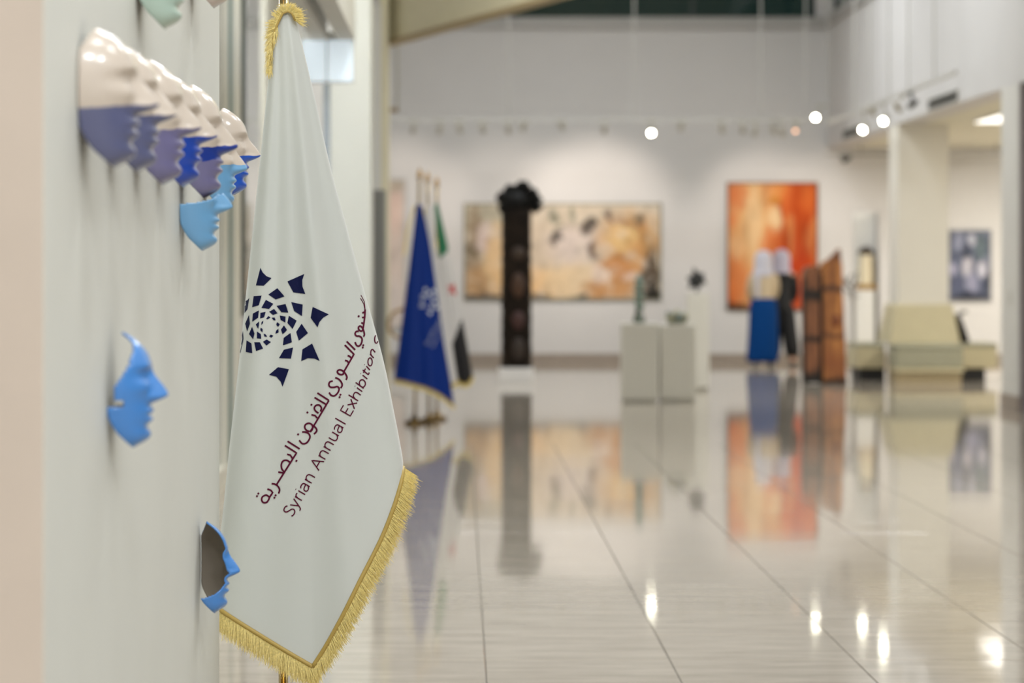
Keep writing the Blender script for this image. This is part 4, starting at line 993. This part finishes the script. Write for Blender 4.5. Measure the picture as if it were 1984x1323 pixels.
# ------------------------------------------------------------------ two visitors looking at the orange painting
skin = mat('skin', (198, 150, 122), .55)
def skin_body(name, chains, parent, m, sub=1, root=(0, 0)):
    me = bpy.data.meshes.new(name); V = []; E = []; RR = []; key = {}
    def vid(p, r_):
        k = tuple(round(c, 4) for c in p)
        if k not in key: key[k] = len(V); V.append(p); RR.append(r_)
        return key[k]
    for ch in chains:
        ids = [vid(p, r_) for p, r_ in ch]
        E.extend(zip(ids[:-1], ids[1:]))
    me.from_pydata(V, E, []); o = bpy.data.objects.new(name, me); COL.objects.link(o)
    o.modifiers.new('skin', 'SKIN'); sm = o.modifiers.new('s', 'SUBSURF'); sm.levels = sub; sm.render_levels = sub
    if not me.skin_vertices: me.skin_vertices.new()
    for k, sv in enumerate(me.skin_vertices[0].data): sv.radius = (RR[k] if isinstance(RR[k], tuple) else (RR[k], RR[k])); sv.use_root = (k == 0)
    dg = bpy.context.evaluated_depsgraph_get(); dg.update(); nm = bpy.data.meshes.new_from_object(o.evaluated_get(dg))
    bpy.data.objects.remove(o); nm.name = name; nm.materials.clear(); nm.materials.append(m); nm.shade_smooth()
    o = bpy.data.objects.new(name, nm); COL.objects.link(o); o.parent = parent; o['_w'] = parent['_w']
    return o
def hand(wrist, down, fwd, side):
    """five finger chains from the wrist; down = finger direction, fwd = palm spread direction"""
    w_, d_, f_ = Vector(wrist), Vector(down).normalized(), Vector(fwd).normalized(); n_ = d_.cross(f_).normalized()*side
    palm = w_+d_*.05; ch = [[(tuple(w_), .026), (tuple(palm), (.032, .017))]]
    for k, (o_, L) in enumerate(((.027, .068), (.010, .078), (-.008, .072), (-.025, .055))):
        b = palm+f_*o_+d_*.035; ch.append([(tuple(palm), (.032, .017)), (tuple(b), .0095), (tuple(b+d_*L*.5+n_*.008), .0085), (tuple(b+d_*L+n_*.026), .0065)])
    b = w_+d_*.03+f_*.032; ch.append([(tuple(w_), .026), (tuple(b), .0105), (tuple(b+d_*.03+f_*.015+n_*.008), .009), (tuple(b+d_*.055+f_*.016+n_*.018), .007)])
    return ch
def person(px, ybase, hm, label, arms, legs, headturn):
    Y = F*H/(ybase-CY); t = thing('person', (XA(px, Y), Y, 0), label, 'person'); k = hm/1.62
    q = lambda *p: tuple(c*k for c in p)
    pel = (q(0, 0, .86), (.135*k, .10*k))
    ch = [[pel, (q(0, 0, 1.0), (.115*k, .085*k)), (q(0, .01, 1.15), (.135*k, .09*k)), (q(0, 0, 1.28), (.13*k, .08*k)), (q(0, 0, 1.36), .055*k), (q(0, .01, 1.41), .048*k), (q(0, .025, 1.47), (.070*k, .085*k)), (q(0, .025, 1.54), (.074*k, .090*k)), (q(0, .015, 1.60), (.05*k, .06*k))]]
    for s_, (hip, knee, ank, toe) in zip((-1, 1), legs):
        ch.append([pel, (q(*hip), .085*k), (q(*knee), .058*k), (q(*ank), .038*k), (q(ank[0], ank[1]-.02, .04), .036*k), (q(*toe), .03*k)])
    for s_, (sh, el, wr_, fd) in zip((-1, 1), arms):
        ch.append([(q(0, 0, 1.28), (.13*k, .08*k)), (q(*sh), .052*k), (q(*el), .040*k), (q(*wr_), .026*k)])
        dn = (Vector(wr_)-Vector(el)).normalized()
        hd = hand(wr_, dn, fd, s_)
        ch += [[(q(*p), (tuple(c*k for c in r_) if isinstance(r_, tuple) else r_*k)) for p, r_ in c] for c in hd]
    b = skin_body('body', ch, t, skin, 1)
    # face on the head, looking towards the painting (+Y)
    f = MB(); o_ = Vector(t['_w'])
    def lp(x, y, z): return o_+Vector(q(x, y, z))
    nose = MB().ball(lp(0, .118, 1.49), .012*k, .02*k, .022*k, 8, 6); obj('nose', nose, skin, b, smooth=True)
    for sx in (-1, 1):
        obj('eye', MB().ball(lp(sx*.03, .104, 1.515), .012*k, .008*k, .009*k, 8, 6), mat('eye_dark', (40, 30, 26), .3), b, smooth=True)
    obj('mouth', MB().ball(lp(0, .107, 1.452), .022*k, .008*k, .007*k, 8, 6), mat('lips', (168, 96, 88), .5), b, smooth=True)
    return t, k, q, lp
def loft(name, prof, lp, m, parent, folds=0, famp=0, n=40, ph=0):
    """prof: (z, cx, cy, rx, ry)"""
    rs = []
    for j, (z, cx_, cy_, rx, ry) in enumerate(prof):
        fa = famp*j/max(1, len(prof)-1)
        rs.append([lp(cx_+(rx*(1+fa*math.sin(folds*a+ph)))*math.cos(a), cy_+(ry*(1+fa*math.sin(folds*a+ph)))*math.sin(a), z) for a in (2*math.pi*i/n for i in range(n))])
    return obj(name, MB().rings(rs), m, parent, smooth=True, subsurf=1)
def sleeve(lp, pts, rr_, m, parent): return obj('sleeve', MB().tube([lp(*p) for p in pts], rr_, 12), m, parent, smooth=True, subsurf=1)
def shoe(lp, x, y, m, parent, ang=0):
    rs = []
    for f, w_, h_ in ((0, .03, .05), (.15, .042, .075), (.45, .043, .07), (.75, .047, .045), (.95, .036, .03), (1, .015, .02)):
        yy = -.07+.24*f; rs.append([lp(x+w_*math.cos(a), y+yy, max(0, .5*h_+.5*h_*math.sin(a)*1.0)) for a in (2*math.pi*i/12 for i in range(12))])
    obj('shoe', MB().rings(rs), m, parent, smooth=True)
# visitor in blue skirt
legs = (((-.09, 0, .80), (-.10, .01, .46), (-.11, -.02, .08), (-.12, .12, .03)), ((.09, 0, .80), (.10, .02, .46), (.11, .02, .08), (.12, .16, .03)))
arms = (((-.16, 0, 1.28), (-.185, .06, 1.03), (-.10, .20, .92), (0, 1, .2)), ((.16, 0, 1.28), (.185, .06, 1.03), (.10, .20, .95), (0, 1, .2)))
t, k, q, lp = person(1479, 712, 1.56, 'person in a white headscarf, beige top and long blue skirt, seen from behind', arms, legs, 0)
btop = mat('beige_blouse', (206, 186, 154), .8); skb = mat('blue_skirt', (2, 60, 122), .8, spec=.15); scw = mat('white_scarf', (206, 204, 214), .8)
loft('blouse', [(.86, 0, 0, .165, .13), (.95, 0, 0, .15, .12), (1.08, 0, 0, .152, .115), (1.2, 0, 0, .172, .118), (1.3, 0, 0, .165, .105), (1.36, 0, 0, .09, .08), (1.39, 0, 0, .07, .065)], lp, btop, t)
for s_ in (-1, 1):
    sleeve(lp, [(s_*.12, 0, 1.30), (s_*.165, .01, 1.22), (s_*.185, .06, 1.03), (s_*.14, .15, .96), (s_*.115, .19, .935)], [.07*k, .068*k, .058*k, .05*k, .045*k], btop, t)
loft('skirt', [(.99, 0, 0, .135, .11), (.95, 0, 0, .17, .14), (.85, 0, 0, .2, .17), (.55, 0, 0, .205, .185), (.3, -.005, 0, .215, .195), (.09, -.01, 0, .225, .2), (.07, -.01, 0, .22, .195)], lp, skb, t, 9, .05)
loft('headscarf', [(1.25, -.02, -.02, .15, .115), (1.30, -.01, -.01, .15, .12), (1.36, 0, 0, .132, .115), (1.42, 0, .0, .125, .12), (1.49, 0, .01, .128, .13), (1.56, 0, .005, .118, .122), (1.61, 0, 0, .085, .09), (1.635, 0, 0, .03, .03)], lp, scw, t, 5, 0)
obj('scarf_tail', MB().rings([[lp(-.10+dx*w_*.7, -.135-.01*math.sin(j), z) for dx in (-.5, .5)]+[lp(-.10+dx*w_*.7, -.115-.01*math.sin(j), z) for dx in (.5, -.5)] for j, (z, w_) in enumerate(((1.36, .12), (1.25, .11), (1.12, .09), (1.0, .08), (.95, .07)))]), scw, t, smooth=True, subsurf=1)
shm = mat('white_shoe', (210, 208, 206), .5)
shoe(lp, -.11, .0, shm, t); shoe(lp, .11, .04, shm, t)
# visitor in black
legs = (((-.09, 0, .80), (-.11, .06, .46), (-.12, .10, .08), (-.12, .25, .03)), ((.09, 0, .80), (.11, -.03, .46), (.15, -.10, .08), (.16, .04, .03)))
arms = (((-.17, 0, 1.28), (-.20, .10, 1.05), (-.08, .22, 1.0), (0, 1, .2)), ((.17, 0, 1.28), (.21, .04, 1.02), (.17, .16, .90), (0, 1, .2)))
t, k, q, lp = person(1514, 708, 1.575, 'person in a pale grey headscarf and all black clothes with wide trousers', arms, legs, 0)
bc = mat('black_jacket', (14, 14, 16), .8); bt2 = mat('black_trousers', (12, 12, 14), .8); scg = mat('pale_grey_scarf', (176, 170, 184), .8)
loft('jacket', [(.70, 0, 0, .165, .14), (.85, 0, 0, .16, .135), (1.0, 0, 0, .135, .115), (1.12, 0, 0, .145, .115), (1.22, 0, 0, .165, .118), (1.31, 0, 0, .155, .105), (1.36, 0, 0, .085, .08), (1.39, 0, 0, .065, .065)], lp, bc, t)
sleeve(lp, [(-.13, 0, 1.30), (-.18, .02, 1.22), (-.20, .10, 1.05), (-.12, .18, 1.02), (-.09, .21, 1.005)], [.068*k, .066*k, .056*k, .05*k, .045*k], bc, t)
sleeve(lp, [(.13, 0, 1.30), (.18, .01, 1.22), (.21, .04, 1.02), (.19, .11, .94), (.175, .15, .91)], [.068*k, .066*k, .056*k, .05*k, .045*k], bc, t)
for s_, kn, an in ((-1, (-.10, .05, .46), (-.11, .09, .07)), (1, (.11, -.03, .46), (.16, -.09, .07))):
    obj('trouser_leg', MB().tube([lp(s_*.05, 0, .86), lp(s_*.085, 0, .76), lp(*kn), lp(*an)], [.11*k, .12*k, .11*k, .13*k], 16), bt2, t, smooth=True, subsurf=1)
loft('headscarf', [(1.20, 0, -.02, .15, .11), (1.29, 0, -.01, .135, .115), (1.36, 0, 0, .125, .115), (1.43, 0, .0, .12, .12), (1.50, 0, .01, .126, .13), (1.57, 0, .005, .116, .12), (1.61, 0, 0, .085, .09), (1.64, 0, 0, .03, .03)], lp, scg, t, 5, 0)
loft('collar', [(1.19, 0, -.02, .155, .115), (1.27, 0, -.015, .15, .122), (1.33, 0, -.01, .128, .112)], lp, bc, t)
bsh = mat('black_shoe', (20, 20, 22), .4)
shoe(lp, -.12, .12, bsh, t); shoe(lp, .16, -.08, bsh, t)

for o in bpy.data.objects:
    if '_w' in o.keys(): del o['_w']
